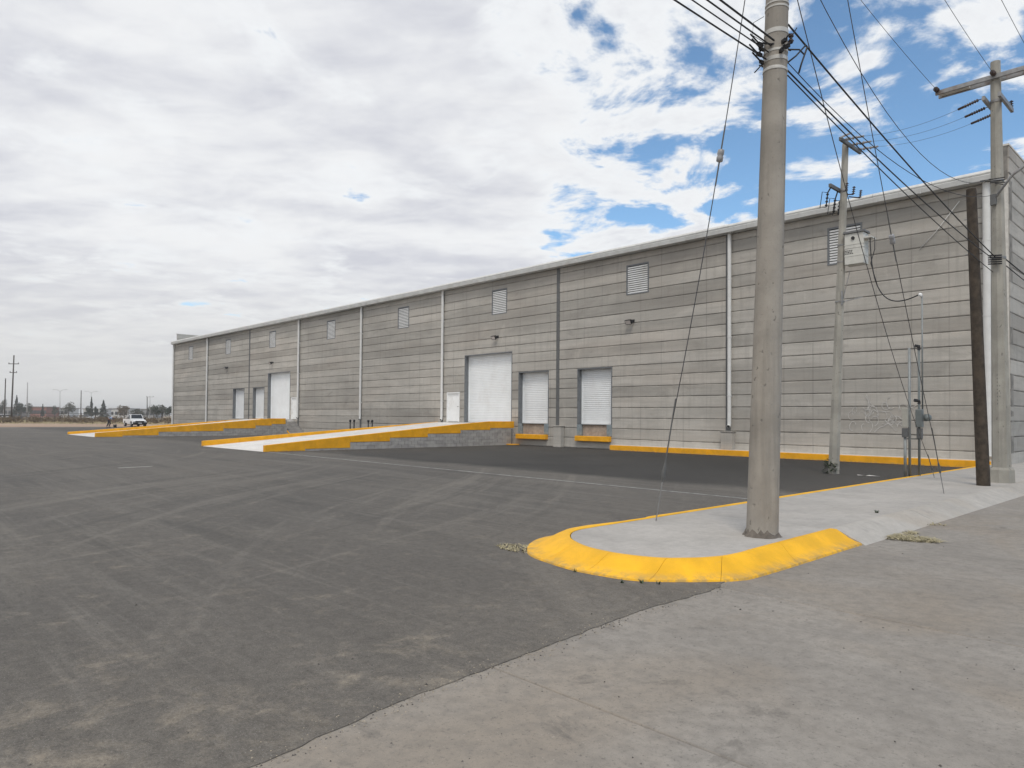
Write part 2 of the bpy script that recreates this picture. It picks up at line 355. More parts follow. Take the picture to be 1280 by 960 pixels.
def pole_concrete(name, col):
    m, t, b = new_mat(name); tc = t.add('ShaderNodeTexCoord').outputs['Object']
    v = t.noise(t.mapv(tc, (9, 9, .5)), 1.0, 6, .6); f = t.noise(tc, 55, 5, .75); bl = t.noise(tc, 1.6, 5, .6)
    c = t.mix(t.smooth(bl, .3, .7), scaled(col, .82), scaled(col, 1.12))
    c = t.mix(t.smooth(v, .45, .7, 0, .45), c, scaled(col, .62))
    c = t.mix(t.smooth(f, .58, .70, 0, .6), c, scaled(col, .45))
    pit = t.smooth(t.noise(t.mapv(tc, (1, 1, .7)), 14, 3, .5), .66, .72)
    c = t.mix(t.math('MULTIPLY', pit, .6), c, scaled(col, .35))
    sset(t, b, 'Base Color', c); b.inputs['Roughness'].default_value = .93; b.inputs['Specular IOR Level'].default_value = .2
    bn = t.add('ShaderNodeBump', {'Height': t.math('SUBTRACT', f, pit), 'Strength': .5, 'Distance': .008}); t.l.new(bn.outputs[0], b.inputs['Normal'])
    return m

WALLC = (.484, .461, .421)
M = dict(
    wall=wall_concrete('wall_concrete', WALLC, 0), wall_side=wall_concrete('wall_concrete_side', WALLC, 1),
    core=simple('joint_mortar', (.22, .207, .187), .95, var=.3, nscale=3),
    asphalt=asphalt(), road=flat_concrete('road_concrete', (.292, .268, .238), grit=.45, stain=.65), walk=flat_concrete('sidewalk_concrete', (.425, .402, .372), (.46, .42, .375), .3, .14, .22),
    kerbgrey=flat_concrete('kerb_concrete', (.43, .405, .37), (.42, .36, .29), .5, .3),
    terrain=terrain_mat(), yellow=yellow_paint('yellow_paint', (.90, .475, .012), .15), orange=yellow_paint('amber_paint', (.86, .405, .008), .20),
    deck=flat_concrete('ramp_concrete', (.72, .70, .67), (.62, .57, .5), .3, .15), block=block_mat(), line=wornline(),
    pale=simple('pale_coping', (.62, .60, .56), .85, var=.1),
    white=simple('white_enamel', (.84, .85, .85), .42, var=.04, nscale=2, dirt=(.6, .58, .54), dscale=.8),
    shutter=simple('shutter_enamel', (.83, .85, .86), .40, var=.04, nscale=1.2, dirt=(.74, .74, .73), dscale=.9),
    pvc=simple('pvc_pipe', (.66, .66, .645), .5, var=.06, nscale=3),
    gutter=simple('galvanised_gutter', (.56, .565, .55), .5, .25, var=.1, nscale=1.4, dirt=(.42, .40, .37)),
    roof=simple('roof_sheet', (.68, .68, .66), .5, .0, var=.08),
    dark=simple('dark_grey_steel', (.115, .118, .118), .6, var=.12), frame=simple('jamb_steel', (.16, .17, .18), .6, var=.12),
    steelblue=simple('dock_plate', (.22, .26, .28), .6, var=.15), black=simple('black_plastic', (.018, .018, .02), .55, var=.2),
    glass=simple('lamp_glass', (.60, .55, .52), .15, var=.1),
    dockback=simple('dock_pit_face', (.36, .30, .25), .9, var=.2, nscale=4),
    pole=pole_concrete('pole_concrete', (.345, .318, .280)), pole2=pole_concrete('pole_concrete_pale', (.37, .355, .315)),
    wood=simple('creosoted_wood', (.052, .039, .027), .85, var=.45, nscale=7, bump=.6),
    band=simple('steel_band', (.50, .49, .46), .55, .0, var=.1), rust=simple('galvanised_steel', (.30, .30, .30), .55, .5, var=.2, dirt=(.22, .13, .08), dscale=4),
    cable=simple('black_cable', (.014, .014, .016), .6, var=.2), wire=simple('steel_wire', (.10, .10, .105), .55, .6, var=.2),
    porc=simple('brown_porcelain', (.050, .032, .028), .25, var=.2), polymer=simple('grey_polymer', (.30, .30, .31), .4, var=.1),
    xfmr=simple('transformer_enamel', (.60, .595, .55), .5, var=.08, dirt=(.35, .33, .3), dscale=3),
    conduit=simple('conduit_grey', (.25, .265, .265), .5, .3, var=.12), meter=simple('meter_box_grey', (.17, .19, .19), .5, .2, var=.1),
    beige=simple('beige_box', (.40, .39, .345), .5, var=.06), redsoil=simple('collar_dirt', (.15, .13, .11), .95, var=.35, nscale=9, bump=.5),
    straw=simple('dry_grass', (.40, .35, .215), .9, var=.35, nscale=9), leaf=simple('weed_leaf', (.035, .06, .022), .6, var=.4, nscale=9),
    stone=simple('pebble', (.10, .09, .08), .9, var=.5, nscale=2),
    grit=simple('sand_grit', (.34, .29, .22), .95, var=.4, nscale=30),
    graf=simple('white_scrawl', (.53, .515, .49), .9, var=.15),
    carpaint=simple('white_car_paint', (.78, .79, .80), .25, var=.03), carglass=simple('tinted_glass', (.02, .024, .028), .08, var=.1),
    tyre=simple('tyre_rubber', (.02, .02, .02), .85), rim=simple('wheel_rim', (.45, .45, .46), .35, .7),
    headlamp=simple('headlamp', (.65, .66, .66), .12), trimblk=simple('black_trim', (.022, .022, .024), .5), plate=simple('licence_plate', (.7, .7, .7), .4),
    skin=simple('skin', (.28, .16, .10), .6), shirt=simple('pale_blue_shirt', (.26, .31, .42), .9), trouser=simple('navy_trousers', (.020, .022, .034), .9),
    hat=simple('straw_cap', (.45, .40, .32), .9), bark=simple('bark', (.09, .068, .05), .95, var=.3),
    green1=simple('dark_foliage', (.040, .050, .026), .8, var=.4, nscale=1.2), green2=simple('dusty_foliage', (.085, .085, .055), .85, var=.35, nscale=1.2),
    brownf=simple('dry_foliage', (.13, .095, .055), .9, var=.4, nscale=1.5), pine=simple('pine_foliage', (.030, .040, .026), .85, var=.35, nscale=1.2),
    farwhite=simple('far_white_wall', (.62, .61, .59), .9), farred=simple('far_red_wall', (.30, .14, .11), .9), fargrey=simple('far_grey_wall', (.36, .35, .34), .9),
    farroof=simple('far_roof', (.25, .23, .21), .9), farwin=simple('far_window', (.05, .055, .06), .3),
    greypole=simple('weathered_pole', (.085, .075, .066), .9, var=.25), palepole=simple('pale_pole', (.42, .41, .40), .9, var=.1),
)

# ------------------------------------------------------------------ ground
g = MB(); N = 26; ex = 2600
for i in range(N):
    for j in range(N):
        x0, x1 = -ex + 2 * ex * i / N, -ex + 2 * ex * (i + 1) / N; y0, y1 = -ex + 2 * ex * j / N, -ex + 2 * ex * (j + 1) / N
        g.quad((x0, y0, -.16), (x1, y0, -.16), (x1, y1, -.16), (x0, y1, -.16))
struct(g.build('ground', M['terrain'], merge=True), 'dry sandy ground reaching to the horizon')
# sandy shoulder right beyond the yard, rising to yard level
g = MB()
xs = [90, 97, 104, 118, 140, 175]; zs = [-.05, .02, .03, -.02, -.08, -.17]
for i in range(len(xs) - 1):
    for j in range(24):
        y0, y1 = -120 + j * 12, -120 + (j + 1) * 12
        g.quad((xs[i], y0, zs[i]), (xs[i + 1], y0, zs[i + 1]), (xs[i + 1], y1, zs[i + 1]), (xs[i], y1, zs[i]))
sm, t_, b_ = new_mat('pale_sand'); tc_ = t_.add('ShaderNodeTexCoord').outputs['Object']
sset(t_, b_, 'Base Color', t_.mix(t_.smooth(t_.noise(t_.mapv(tc_, (1, .25, 1)), .12, 7, .65, .4), .38, .62), (.44, .345, .25), (.33, .215, .145)))
b_.inputs['Roughness'].default_value = 1
struct(g.build('sand_shoulder', sm, merge=True), 'pale sandy strip beyond the far edge of the yard')

# asphalt yard with a ragged edge against the street
def ragged(pts, step, amp, seed):
    out = []
    for a, b in zip(pts[:-1], pts[1:]):
        a, b = Vector((*a, 0)), Vector((*b, 0)); L = (b - a).length; n = max(1, int(L / step)); nrm = Vector((-(b - a).y, (b - a).x, 0)).normalized()
        for k in range(n):
            p = a.lerp(b, k / n); q = mnoise.noise(p * 1.1 + Vector((seed, 0, 0))) * amp + mnoise.noise(p * 7 + Vector((0, seed, 0))) * amp * .4
            p += nrm * q; out.append((p.x, p.y))
    out.append(pts[-1]); return out
edge = ragged([(-2.9, 21.6), (-3.05, 22.1), (-3.03, 23.35), (-3.15, 24.95), (-3.39, 26.84), (-3.75, 29.5), (-4.0, 34), (-4.0, 64)], .05, .055, 3)
poly = [(97.5, 64)] + [(97.5 + 1.2 * mnoise.noise(Vector((0, y * .25, 4))), y) for y in range(60, -60, -2)] + [(81.5, -60), (81.5, -.6), (-.45, -.6), (-.45, 21.6)] + edge
ya = MB(); ya.prism(poly, -.10, 0.0)
me = ya.mesh('asphalt_yard', M['asphalt'])
struct(link('asphalt_yard', me), 'dusty dark asphalt yard in front of the warehouse')

# street: concrete slabs
rb = MB().box(-16, -2.0, -90, 70, -.15, -.05)
road = struct(rb.build('road', M['core']), 'concrete street beside the yard')
v0, rows = -40.0, 36
for c0, c1 in ((-6.52, -2.95), (-10.05, -6.52), (-13.6, -10.05)):
    for k in range(rows):
        a = -42.2 + 3.06 * k; q = .006; dz = rnd.uniform(-.002, .0)
        if (c0 < -9 and (a > 30 or a < -20)) or a > 50: continue
        s_ = MB().box(c0 + q, c1 - q, a + q, a + 3.06 - q, -.045, -.005 + dz)
        o = s_.build('road_slab', M['road'], road); bevel(o, .006)

# pavement: kerb loft around the island nose
inner = [(-.5, 18.6), (-.5, 20.3), (-.5, 20.9), (-.53, 21.26), (-.67, 21.55), (-.97, 21.85), (-1.45, 22.08), (-1.93, 22.11), (-2.27, 22.0), (-2.5, 21.78), (-2.66, 21.45), (-2.7, 21.08), (-2.68, 20.63), (-2.65, 18.63)]
outer = [(-.36, 18.6), (-.30, 20.2), (-.12, 20.9), (-.02, 21.3), (-.18, 21.75), (-.44, 22.1), (-.78, 22.38), (-1.25, 22.53), (-1.67, 22.6), (-1.98, 22.58), (-2.34, 22.5), (-2.68, 22.2), (-3.0, 21.76), (-3.09, 21.2), (-3.08, 18.63)]
def resample(pts, n):
    # Catmull-Rom, evenly by length
    P = [Vector((*p, 0)) for p in pts]; P = [P[0] * 2 - P[1]] + P + [P[-1] * 2 - P[-2]]; dense = []
    for i in range(1, len(P) - 2):
        for k in range(16):
            t = k / 16; a, b, c, d = P[i - 1], P[i], P[i + 1], P[i + 2]
            dense.append(.5 * ((2 * b) + (c - a) * t + (2 * a - 5 * b + 4 * c - d) * t * t + (3 * b - a - 3 * c + d) * t ** 3))
    dense.append(P[-2]); L = [0]
    for a, b in zip(dense[:-1], dense[1:]): L.append(L[-1] + (b - a).length)
    out = []; j = 0
    for k in range(n):
        s = L[-1] * k / (n - 1)
        while j < len(L) - 2 and L[j + 1] < s: j += 1
        f = (s - L[j]) / max(1e-9, L[j + 1] - L[j]); out.append(dense[j].lerp(dense[j + 1], min(1, f)))
    return out
NK = 97
inn = resample(inner, NK); 
# pair each inner sample with an outer sample by spline parameter of the same fraction
out_ = resample(outer, NK)
SW = .152
kerb = struct(bpy.data.objects.new('kerb', None), 'rolled kerb around the pavement'); sc.collection.objects.link(kerb); kerb.location = (-1.8, 20, 0)
def kerb_profile(i_, o_, wob=0.0):
    w = (o_ - i_); L = w.length
    f1, f2, f3, f4 = .05, .24, .40, .60
    if L < .22: f1, f2, f3, f4 = .1, .62, .9, .97
    pr = [(0, SW - .06), (0, SW + .004), (f1, SW + .012), (f2, SW + .012), (f3, SW - .026), (f4, .070), (.80, .034), (.97, .018), (1.0, -.02)]
    if L < .22: pr = [(0, SW - .06), (0, SW + .004), (f1, SW + .008), (f2, SW + .008), (f3, SW - .006), (f4, .06), (.98, .04), (.99, .02), (1.0, -.02)]
    return [i_ + w * f + Vector((0, 0, z + wob)) for f, z in pr]
cuts = [0, 17, 28, 36, 43, 50, 57, 64, 78, NK - 1]
for a, b in zip(cuts[:-1], cuts[1:]):
    kb = MB(); rows_ = []
    for i in range(a, b + 1):
        e = .0
        i_, o_ = inn[i].copy(), out_[i].copy()
        wob = .0025 * mnoise.noise(Vector((i * .35, 3, 1)))
        if i == a and a: tn = (inn[i + 1] - inn[i]).normalized(); i_ += tn * .0022; o_ += (out_[i + 1] - out_[i]).normalized() * .0022
        if i == b and b < NK - 1: i_ -= (inn[i] - inn[i - 1]).normalized() * .0022; o_ -= (out_[i] - out_[i - 1]).normalized() * .0022
        rows_.append(kerb_profile(i_, o_, wob))
    for r0, r1 in zip(rows_[:-1], rows_[1:]):
        for k in range(len(r0) - 1): kb.quad(r0[k], r1[k], r1[k + 1], r0[k + 1])
    kb.quad(*rows_[0]); kb.quad(*rows_[-1])
    o = kb.build('kerb_section', M['yellow'], kerb, merge=True); smooth_by_angle(o, 50)
# long grey rolled kerb on the street side, unpainted
for k in range(15):
    y1 = 18.625 - k * 3.0; y0 = y1 - 2.99; kb = MB(); rows_ = []
    for q in range(7):
        y = y1 + (y0 - y1) * q / 6; w = .004 * mnoise.noise(Vector((y * .6, 9, 0)))
        rows_.append([Vector((u + w, y, z + w)) for u, z in ((-2.65, .08), (-2.65, SW + .002), (-2.72, SW + .004), (-2.80, SW - .012), (-2.93, .08), (-3.06, .024), (-3.14, -.02))])
    for r0, r1 in zip(rows_[:-1], rows_[1:]):
        for j in range(len(r0) - 1): kb.quad(r0[j], r1[j], r1[j + 1], r0[j + 1])
    kb.quad(*rows_[0]); kb.quad(*rows_[-1])
    smooth_by_angle(kb.build('kerb_section', M['kerbgrey'], kerb, merge=True), 50)
# narrow yellow edging on the yard side
for k in range(6):
    y1 = 18.6 - k * 3.1; y0 = max(.03, y1 - 3.095)
    o = MB().box(-.50, -.40, y0, y1, -.02, SW + .008).build('edging', M['yellow'], kerb); bevel(o, .012, 2)
# pavement slabs
walk = None
ctr = Vector((-1.6, 19.5, 0)); sl_poly = [((p + (ctr - p).normalized() * .012).x, (p + (ctr - p).normalized() * .012).y) for p in inn]
base = MB().prism([(-2.65, 18.63)] + [(-.5, 18.6)] + sl_poly[1:-1], .0, SW)
walk = struct(base.build('sidewalk', M['walk']), 'pale concrete pavement with a rounded end')
ys = [18.6, 14.0, 9.2, 4.6, 0.0, -5, -10, -15, -20, -26]
for a, b in zip(ys[:-1], ys[1:]):
    xr = -.5 if a > .1 else -.9
    o = MB().box(-2.65, xr, b + .003, a - .003, .0, SW - .001).build('pavement_slab', M['walk'], walk); bevel(o, .004)
# raised amber kerb along the foot of the wall
wk = struct(bpy.data.objects.new('wall_kerb', None), 'low amber kerb along the foot of the warehouse wall'); sc.collection.objects.link(wk); wk.location = (8, -.2, 0)
xk = [-.42, 2.2, 4.9, 7.6, 10.3, 13.0, 15.85]
for a, b in zip(xk[:-1], xk[1:]):
    f_ = MB().box(a + .002, b - .002, -.12, .0, -.02, .245).build('kerb_face', M['orange'], wk); bevel(f_, .015, 2)
    MB().box(a + .002, b - .002, -.49, -.121, -.02, .262).build('coping', M['pale'], wk)
# worn painted lines on the asphalt
struct(MB().quad((23.2, 14.46, .004), (23.2, 14.60, .004), (-.38, 14.98, .004), (-.38, 14.86, .004)).build('painted_line', M['line']), 'long worn pale line across the asphalt')
struct(MB().quad((16.72, 22.1, .004), (16.82, 22.1, .004), (16.98, 21.1, .004), (16.90, 21.1, .004)).build('painted_dash', M['pale']), 'short pale dash on the asphalt')

# ------------------------------------------------------------------ warehouse
WH = thing('warehouse', (0, -.5, 0), 'long grey concrete warehouse with white shutter doors and painted ramps', 'warehouse')
CH = .53; Z0 = .01; TOP = 9.86
BAY = [-.30, 9.55, 19.85, 30.12, 40.05, 50.05, 60.17, 70.74, 81.0]
XA, XB = -.9, 81.3
DOORS = [  # x0, x1, z0, z1, kind
    (16.10, 18.45, .66, 4.25, 'dock'), (20.55, 22.98, .66, 4.25, 'dock'), (23.52, 27.88, 1.28, 5.50, 'big'), (28.35, 29.65, 1.28, 3.19, 'white'),
    (51.65, 56.10, 1.28, 5.50, 'big'), (50.25, 51.42, 1.28, 3.19, 'white'), (56.80, 59.30, 1.28, 4.25, 'dockf'), (61.25, 64.0, 1.28, 4.25, 'dockf')]
VENTS = [(3.86, 5.2), (13.85, 15.22), (24.0, 25.35), (33.95, 35.3), (44.0, 45.35), (54.6, 55.9), (64.7, 66.0), (75.2, 76.5)]
OPEN = [(a, b, c, d) for a, b, c, d, k in DOORS] + [(a, b, 7.80, 9.31) for a, b in VENTS]

def grid_sheet(xs, zs, inside, place, mat, name, parent, depth):
    """front face cells with returns at every free edge"""
    mb = MB(); nx, nz = len(xs) - 1, len(zs) - 1
    ok = [[inside((xs[i] + xs[i + 1]) / 2, (zs[j] + zs[j + 1]) / 2) for j in range(nz)] for i in range(nx)]
    for i in range(nx):
        for j in range(nz):
            if not ok[i][j]: continue
            c = [place(xs[i + a], zs[j + b], 0) for a, b in ((0, 0), (1, 0), (1, 1), (0, 1))]; d = [place(xs[i + a], zs[j + b], depth) for a, b in ((0, 0), (1, 0), (1, 1), (0, 1))]
            mb.quad(*c)
            for (di, dj), (p, q) in (((0, -1), (0, 1)), ((1, 0), (1, 2)), ((0, 1), (2, 3)), ((-1, 0), (3, 0))):
                ii, jj = i + di, j + dj
                if not (0 <= ii < nx and 0 <= jj < nz) or not ok[ii][jj]: mb.quad(c[p], c[q], d[q], d[p])
    return mb.build(name, mat, parent, merge=True)

def not_open(x, z): return not any(a < x < b and c < z < d for a, b, c, d in OPEN)
xs = sorted(set([XA, XB] + [v for o in OPEN for v in o[:2]])); zs = sorted(set([0.0, TOP] + [v for o in OPEN for v in o[2:]]))
front = grid_sheet(xs, zs, not_open, lambda x, z, d: Vector((x, -.535 - d, z)), M['core'], 'front_wall', WH, .42)

def wall_panel(x0, x1, z0, z1, place, mat, parent, holes, seed):
    gx = .009; gz = .010
    X0, X1, A, B = x0 + gx, x1 - gx, z0 + gz, z1 - gz
    n = max(1, int((X1 - X0) / .7)); xs = {X0 + (X1 - X0) * k / n for k in range(n + 1)}; zs = {A, A + .028, B - .022, B, (A + B) / 2}
    hs = [h for h in holes if h[0] < X1 and h[1] > X0 and h[2] < B and h[3] > A]
    for h in hs:
        xs |= {v for v in h[:2] if X0 < v < X1}; zs |= {v for v in h[2:] if A < v < B}
    xs, zs = sorted(xs), sorted(zs)
    xs = [xs[0]] + [b for a, b in zip(xs[:-1], xs[1:]) if b - a > 1e-4]; zs = [zs[0]] + [b for a, b in zip(zs[:-1], zs[1:]) if b - a > 1e-4]
    off = rnd.uniform(-.006, .008)
    def pl(x, z, d):
        q = mnoise.noise(Vector((x * 1.3, z * 3, seed))); zz = z; pr = .0
        edge_ = abs(z - A) < 1e-6 or abs(z - B) < 1e-6
        hole = any(abs(z - v) < 1e-6 or abs(x - w) < 1e-6 for h in hs for v in h[2:] for w in h[:2] if h[0] - .01 <= x <= h[1] + .01)
        if edge_ and not hole: zz = z + .012 * mnoise.noise(Vector((x * 2.3, z * 9, seed + 5))); pr = -.016
        return place(x, zz, d if d else -(off + .004 * q + pr))
    return grid_sheet(xs, zs, lambda x, z: not any(a < x < b and c < z < d for a, b, c, d in hs), pl, mat, 'wall_panel', parent, .036)

def courses(top):
    out = []; z = Z0
    while z < top - .05: out.append((z, min(z + CH, top))); z += CH
    return out
fx = [XA] + [v for v in BAY[1:-1]] + [XB]
fpl = lambda x, z, d: Vector((x, -.5 - d, z))
sd = 0
for bx0, bx1 in zip(fx[:-1], fx[1:]):
    for z0, z1 in courses(TOP):
        cut = sorted((a, b) for a, b, c, d in OPEN if c <= z0 + .02 and d >= z1 - .02 and a < bx1 and b > bx0)
        cur = bx0
        for a, b in cut + [(bx1, bx1)]:
            if a - cur > .12: sd += 1; wall_panel(cur, a, z0, z1, fpl, M['wall'], front, OPEN, sd)
            cur = max(cur, b)
# street-side wall with parapet
PT = 11.02; YB = -40
sxs = [-.52, -10.7, -20.9]
sidew = grid_sheet([-.5, YB], [0.0, PT], lambda x, z: True, lambda y, z, d: Vector((XA + .035 + d, y, z)), M['core'], 'side_wall', WH, .2)
spl = lambda y, z, d: Vector((XA + d, -y, z))
for a, b in zip(sxs[:-1], sxs[1:]):
    for z0, z1 in courses(PT): sd += 1; wall_panel(-a, -b, z0, z1, spl, M['wall_side'], sidew, [], sd)
grid_sheet([-20.9, YB], [0.0, PT], lambda x, z: True, lambda y, z, d: Vector((XA + d, y, z)), M['wall_side'], 'side_wall_rear', WH, .03)
# far end wall with parapet, rear wall, roof
ew = MB().box(XB - .2, XB, YB, -.75, 0, PT + .1).build('end_wall', M['wall_side'], WH)
MB().box(XB - .23, XB + .03, YB, -.70, PT + .1, PT + .17).build('coping', M['pale'], ew)
MB().box(XA - .02, XA + .24, YB, -.48, PT, PT + .06).build('coping', M['pale'], sidew)
MB().box(XA, XB, YB - .2, YB, 0, TOP).build('rear_wall', M['wall'], WH)
rf = MB()
for k in range(82):
    x0 = -.64 + k; x1 = min(x0 + 1.0, 81.08)
    for (ya_, za), (yb, zb) in (((-.74, 10.2), (-20, 10.8)), ((-20, 10.8), (YB, 10.02))):
        rf.quad((x0, ya_, za), (x1 - .08, ya_, za), (x1 - .08, yb, zb), (x0, yb, zb)); rf.quad((x1 - .08, ya_, za), (x1 - .04, ya_, za + .04), (x1 - .04, yb, zb + .04), (x1 - .08, yb, zb)); rf.quad((x1 - .04, ya_, za + .04), (x1, ya_, za), (x1, yb, zb), (x1 - .04, yb, zb + .04))
rf.build('roof', M['roof'], WH)
# box gutter along the eave with straps
gt = MB()
gp = [(-.505, 9.86), (-.35, 9.84), (-.09, 9.86), (-.075, 10.03), (-.095, 10.06), (-.11, 10.06), (-.12, 10.05), (-.5, 10.05)]
nseg = 27
for k in range(nseg):
    xa, xb = -.62 + k * (81.9) / nseg, -.62 + (k + 1) * 81.9 / nseg - .006
    dz = .006 * mnoise.noise(Vector((k * 1.7, 0, 2)))
    b0 = len(gt.v); n = len(gp)
    for x in (xa, xb): gt.v += [(x, y, z + dz) for y, z in gp]
    for i in range(n): j = (i + 1) % n; gt.f.append((b0 + i, b0 + j, b0 + n + j, b0 + n + i)); gt.m.append(0)
    gt.f.append(tuple(range(b0, b0 + n))); gt.f.append(tuple(range(b0 + n, b0 + 2 * n))); gt.m += [0, 0]
gut = gt.build('gutter', M['gutter'], WH)
bme = MB().box(-.02, .02, -.50, -.065, 9.838, 9.850).box(-.02, .02, -.073, -.065, 9.838, 10.065).mesh('gutter_strap', M['gutter'])
for k in range(55):
    o = link('gutter_strap', bme); o.location = (.2 + k * 1.49, 0, rnd.uniform(-.004, .004)); adopt(o, gut)
fl = MB(); fp = [(-.72, 10.07), (-.10, 10.075), (-.085, 10.12), (-.12, 10.20), (-.24, 10.245), (-.72, 10.27)]
for k in range(41):
    xa, xb = -.66 + k * 2.0, min(-.66 + k * 2.0 + 1.985, 81.25); dz = .008 * mnoise.noise(Vector((k * .9, 5, 2))); b0 = len(fl.v); n = len(fp)
    for x in (xa, xb): fl.v += [(x, y, z + dz) for y, z in fp]
    for i in range(n): j = (i + 1) % n; fl.f.append((b0 + i, b0 + j, b0 + n + j, b0 + n + i)); fl.m.append(0)
    fl.f.append(tuple(range(b0, b0 + n))); fl.f.append(tuple(range(b0 + n, b0 + 2 * n))); fl.m += [0, 0]
fl.build('eave_flashing', M['roof'], WH)
# column strips, rain pipes, pedestals
for k, x in enumerate(BAY):
    if k in (0, 8): continue
    MB().box(x - .10, x + .14, -.53, -.488, .02, TOP - .01).build('column_strip', M['dark'], WH)
pipe_z = {0: .35, 1: 1.28, 3: 1.42, 4: 1.38, 5: 1.42, 7: .55, 8: .2}
for k, zb in pipe_z.items():
    x = BAY[k] - (.11 if k not in (0, 8) else -.02 if k == 0 else -.1)
    r_ = .085 if k else .12
    p = MB().tube([(x, -.36, 9.86), (x, -.36, zb + .12), (x, -.34, zb + .04), (x, -.28, zb)], [r_, r_, r_, r_ * 1.02], 14).build('rain_pipe', M['pvc'], WH); smooth_by_angle(p, 50)
    MB().lathe([(r_ - .02, 0), (r_ - .02, .012)], (x, -.282, zb + .001), (0, 1, -.35), 12).build('pipe_mouth', M['black'], p)
    for zc in (2.6, 5.2, 7.8):
        if zc > zb + .3: MB().lathe([(r_ + .008, 0), (r_ + .008, .07)], (x, -.36, zc), n=14).box(x - .03, x + .03, -.5, -.40, zc, zc + .07).build('pipe_clip', M['pvc'], p)
MB().box(BAY[0] - .22, BAY[0] - .07, -.53, -.485, .2, TOP - .02).build('column_strip', M['dark'], WH)
MB().box(-.88, -.55, -.53, -.482, .02, TOP - .02).build('corner_pilaster', M['pale'], WH)
for x, zt, zb in ((9.50, 1.03, .26), (19.62, 1.13, 0.0), (-.30, .36, .1)):
    o = MB().box(x - .27, x + .27, -.49, -.18, zb, zt).build('pipe_pedestal', M['wall'], WH); bevel(o, .02, 2)
    o2 = MB().box(x - .30, x + .30, -.495, -.15, zt, zt + .05).build('cap', M['wall'], o); bevel(o2, .01)

# shutters
def shutter(x0, x1, z0, z1, kind):
    yd = -.84
    s = MB(); pitch = .10; n = int((z1 - z0) / pitch); prof = []
    for k in range(n):
        zb = z0 + (z1 - z0) * k / n; h = (z1 - z0) / n
        prof += [(0, zb), (.012, zb + h * .15), (.016, zb + h * .55), (.010, zb + h * .88), (0, zb + h * .93)]
    prof.append((0, z1))
    for (ya_, za), (yb, zb) in zip(prof[:-1], prof[1:]): s.quad((x0, yd + ya_, za), (x1, yd + ya_, za), (x1, yd + yb, zb), (x0, yd + yb, zb))
    cu = s.build('shutter_door', M['shutter'], WH, merge=True)
    MB().box(x0 + .02, x1 - .02, yd - .01, yd + .045, z0 - .01, z0 + .09).build('bottom_bar', M['shutter'], cu)
    fw = .11
    fr = MB().box(x0, x0 + fw * .5, -.88, -.494, z0 - .02, z1).box(x1 - fw * .5, x1, -.88, -.494, z0 - .02, z1).box(x0 + fw * .5, x1 - fw * .5, -.88, -.494, z1 - fw * .5, z1)
    fr.build('door_frame', M['frame'], cu)
    MB().box(x0 + .06, x0 + .12, yd, yd + .06, z0, z1 - .06).build('guide_rail', M['shutter'], cu); MB().box(x1 - .12, x1 - .06, yd, yd + .06, z0, z1 - .06).build('guide_rail', M['shutter'], cu)
    return cu
for x0, x1, z0, z1, kind in DOORS:
    if kind == 'white':
        d = MB().box(x0 + .05, x1 - .05, -.62, -.58, z0 + .02, z1 - .05).build('personnel_door', M['white'], WH); bevel(d, .008)
        MB().box(x0, x0 + .06, -.66, -.49, z0, z1).box(x1 - .06, x1, -.66, -.49, z0, z1).box(x0 + .06, x1 - .06, -.66, -.49, z1 - .06, z1).build('door_frame', M['white'], d)
        MB().tube([(x0 + .16, -.58, z0 + .98), (x0 + .16, -.53, z0 + .98), (x0 + .28, -.53, z0 + .98)], .012, 8).build('handle', M['black'], d)
        continue
    zb = 1.28 if kind == 'dock' else z0
    cu = shutter(x0, x1, zb, z1, kind)
    if kind == 'dock':
        MB().box(x0 + .34, x1 - .34, -.74, -.58, .66, 1.24).build('dock_pit_face', M['dockback'], cu)
        for a, b in ((x0, x0 + .33), (x1 - .33, x1)): bevel(MB().box(a, b, -.70, -.47, .66, 1.25).build('dock_side_plate', M['steelblue'], cu), .015)
        bp = MB().box(x0 + .03, x1 - .02, -.52, -.26, .38, .655).build('dock_bumper', M['orange'], cu); bevel(bp, .03, 2)
        MB().box(x0 + .34, x1 - .34, -.58, -.50, 1.235, 1.275).build('dock_lip', M['dark'], cu)
# louvre vents
for a, b in VENTS:
    v = MB().box(a, a + .07, -.62, -.488, 7.80, 9.31).box(b - .07, b, -.62, -.488, 7.80, 9.31).box(a + .07, b - .07, -.62, -.488, 9.24, 9.31).box(a + .07, b - .07, -.62, -.488, 7.80, 7.86).build('vent', M['frame'], WH)
    MB().box(a + .07, b - .07, -.66, -.62, 7.86, 9.24).build('vent_back', M['dark'], v)
    lm = MB(); n = 13
    for k in range(n):
        z = 7.865 + k * (1.37 / n); lm.hexa([(a + .08, -.58, z + .060), (b - .08, -.58, z + .060), (b - .08, -.515, z), (a + .08, -.515, z), (a + .08, -.58, z + .080), (b - .08, -.58, z + .080), (b - .08, -.505, z + .066), (a + .08, -.505, z + .066)])
    tag(lm.build('louvre', M['white'], v), kind='stuff')
